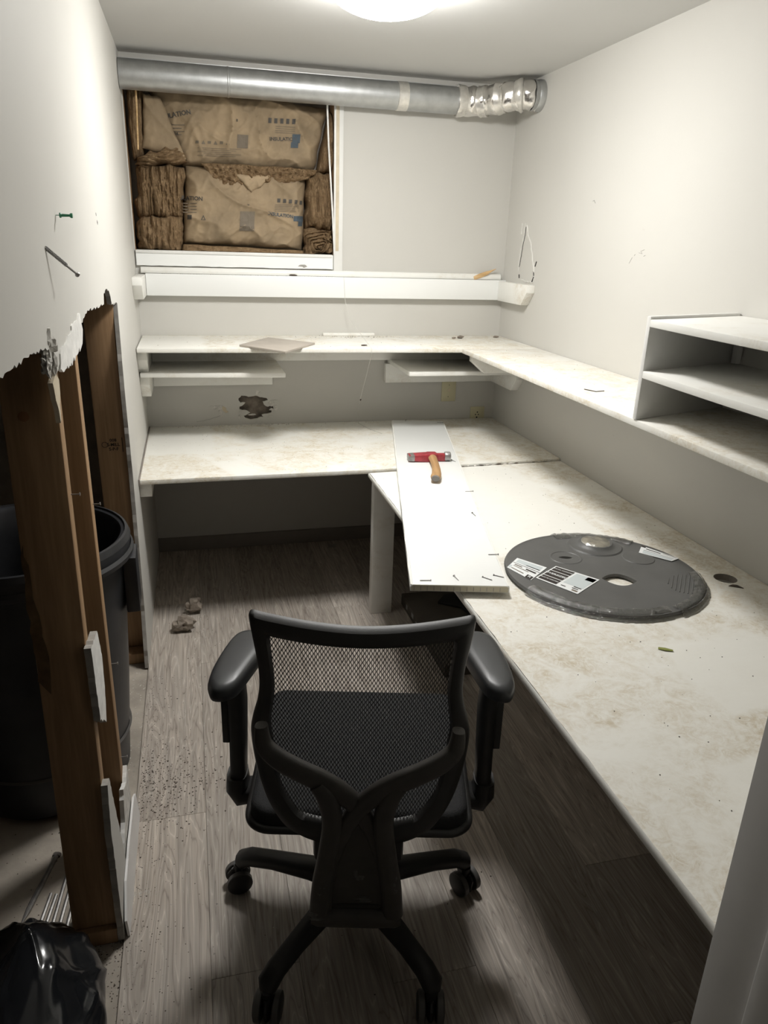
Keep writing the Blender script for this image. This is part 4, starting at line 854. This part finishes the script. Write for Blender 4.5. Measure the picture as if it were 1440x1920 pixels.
# five-star base
MB().lathe([(.0, .062), (.040, .062), (.046, .075), (.044, .11), (.034, .118), (0, .118)], tuple(BY), n=32).build('hub', 'chair', CH)
for k in range(5):
    a = rad(90 + 72 * k) + rad(1); d = Vector((math.cos(a), math.sin(a), 0))
    P = [BY + p_ for p_ in (d * .03 + Vector((0, 0, .105)), d * .10 + Vector((0, 0, .108)), d * .19 + Vector((0, 0, .101)), d * .247 + Vector((0, 0, .092)), d * .268 + Vector((0, 0, .080)), d * .271 + Vector((0, 0, .064)))]
    lg_ = MB().sweep(P, [.030, .025, .020, .020, .021, .016], [.024, .021, .018, .018, .018, .014], lambda i: (0, 0, 1) if i < 4 else tuple(d), 12, .7).build('base_leg', 'chair', CH, smooth=60)
    sw = rad((10, 35, 30, -38, -72)[k]); ca_ = a + sw; cd = Vector((math.cos(ca_), math.sin(ca_), 0)); sd_ = Vector((-cd.y, cd.x, 0)); c0 = BY + d * .267 + cd * .012
    cs = empty('caster', (c0.x, c0.y, 0)); cs.parent = CH
    for q_ in (-1, 1):
        w = MB().lathe([(.0, -.009), (.022, -.009), (.028, -.006), (.0285, .006), (.022, .0085), (0, .0085)], n=28, ax='x').build('wheel', 'chair', cs); w.rotation_euler = (0, 0, math.atan2(sd_.y, sd_.x)); w.location = sd_ * (q_ * .018) + Vector((0, 0, .0287))
        tr = MB().lathe([(.0275, -.0065), (.0290, -.005), (.0290, .005), (.0275, .0065)], n=28, ax='x').build('tread', 'wheel', cs); tr.rotation_euler = w.rotation_euler; tr.location = w.location
    MB().lathe([(.008, .03), (.011, .05), (.011, .07), (0, .07)], n=12).build('stem', 'chair', cs)
    hd = MB().sweep([(0, 0, .012), (-cd.x * .0, 0, .045), (0, 0, .057)], [.008, .008, .006], [.022, .026, .016], tuple(cd), 12).build('hood', 'chair', cs)

# ------------------------------------------------------------------ crumbs (uncountable)
def crumbs(name, spots, mat, label, seed):
    rs = random.Random(seed); m = MB()
    for (x_, y_, z_, s_) in spots:
        b = []
        for dx, dy, dz in ((1, 0, 0), (-.5, .85, 0), (-.5, -.85, 0), (.1, .1, .9)): b.append((x_ + s_ * dx * rs.uniform(.5, 1.3), y_ + s_ * dy * rs.uniform(.5, 1.3), z_ + s_ * dz * rs.uniform(.5, 1)))
        m.add(b, [(0, 2, 1), (0, 1, 3), (1, 2, 3), (2, 0, 3)])
    o = m.build(name, mat, smooth=0); o['kind'] = 'stuff'; o['label'] = label; o['category'] = 'debris'; return o
rs = random.Random(5)
fl = []; fw = []
for i in range(900):
    t = rs.random(); y_ = -1.1 - t * 1.35; x_ = abs(rs.gauss(0, .06)) + .004; (fl if rs.random() < .6 else fw).append((x_, y_, 0, rs.uniform(.0007, .0022)))
for i in range(520): fl.append((abs(rs.gauss(.06, .09)) + .005, rs.gauss(-1.66, .08), 0, rs.uniform(.0008, .0036)))
for i in range(260): (fl if rs.random() < .7 else fw).append((rs.uniform(.02, .85), rs.uniform(-2.6, -.05), 0, rs.uniform(.001, .0035)))
for i in range(120): fw.append((rs.gauss(.42, .16), rs.gauss(-.17, .07), 0, rs.uniform(.0008, .003)))
for i in range(80): fw.append((rs.gauss(.16, .06), rs.gauss(-.85, .12), 0, rs.uniform(.001, .004)))
fl += [(rs.uniform(-.10, .0), rs.uniform(-2.32, -2.12), -.006, rs.uniform(.0008, .0028)) for i in range(260)]; fw += [(rs.uniform(-.08, .0), rs.uniform(-2.4, -2.12), -.006, rs.uniform(.0008, .003)) for i in range(240)]
fw += [(rs.uniform(-.11, .0), rs.uniform(-1.75, -1.05), -.006, rs.uniform(.001, .004)) for i in range(300)]
fw += [(rs.gauss(.028, .008), rs.gauss(-2.02, .006), 0, rs.uniform(.002, .005)) for i in range(14)]
fl += [(rs.uniform(-.45, -.11), rs.uniform(-2.1, -1.76), -.006, rs.uniform(.001, .003)) for i in range(90)]
keep = lambda p: p[1] < -.02 and ((p[0] + .19) / .195) ** 2 + ((p[1] + 2.395) / .265) ** 2 > 1
fw = [p for p in fw if keep(p)]; fl = [p for p in fl if keep(p)]
crumbs('floor_grit', fl, 'crumbd', 'dark crumbs and grit scattered over the floor', 1); crumbs('plaster_crumbs', fw, 'crumbw', 'white plaster crumbs scattered over the floor', 2)
dk = []; dw = []
for i in range(240): dk.append((rs.uniform(.86, 1.62), rs.uniform(-2.75, -.82), .6002, rs.uniform(.0006, .0022)))
for i in range(160): dk.append((rs.uniform(.03, 1.0), rs.uniform(-.77, -.02), .6102, rs.uniform(.0006, .0022)))
for i in range(150): dk.append((rs.gauss(.95, .12), rs.gauss(-.06, .02), 1.0152, rs.uniform(.0008, .0025)))
for i in range(70): dk.append((rs.uniform(.05, 1.6), rs.uniform(-.4, -.02), 1.0152, rs.uniform(.0006, .002)))
for i in range(120): dk.append((rs.uniform(.1, .84), rs.uniform(-.034, -.024), 1.272, rs.uniform(.0006, .002)))
for i in range(40): dk.append((rs.uniform(1.33, 1.62), rs.uniform(-1.7, -.5), 1.0147, rs.uniform(.0006, .002)))
dk = [p for p in dk if not (p[2] < .605 and math.hypot(p[0] - DX, p[1] - DY) < .28) and not (p[2] < .605 and math.hypot(p[0] - 1.57, p[1] + 1.88) < .04) and p[1] < -.01]
for i in range(90): dw.append((rs.gauss(.42, .13), -abs(rs.gauss(0, .02)) - .012, .6102, rs.uniform(.002, .007)))
for i in range(60): dw.append((rs.uniform(.05, 1.6), rs.uniform(-.03, -.012), .6102, rs.uniform(.001, .004)))
for lo_, hi_, nm_, lb_ in ((.59, .605, 'side_desk_grit', 'dark crumbs scattered over the side desk'), (.605, .7, 'back_desk_grit', 'dark crumbs scattered over the back desk'), (1.0, 1.1, 'shelf_grit', 'dark crumbs scattered over the corner shelf'), (1.2, 1.4, 'ledge_grit', 'dark crumbs along the white ledge')):
    crumbs(nm_, [p for p in dk if lo_ <= p[2] < hi_], 'crumbd', lb_, 3)
crumbs('desk_plaster_crumbs', dw, 'crumbw', 'white plaster crumbs along the back of the desk', 4)
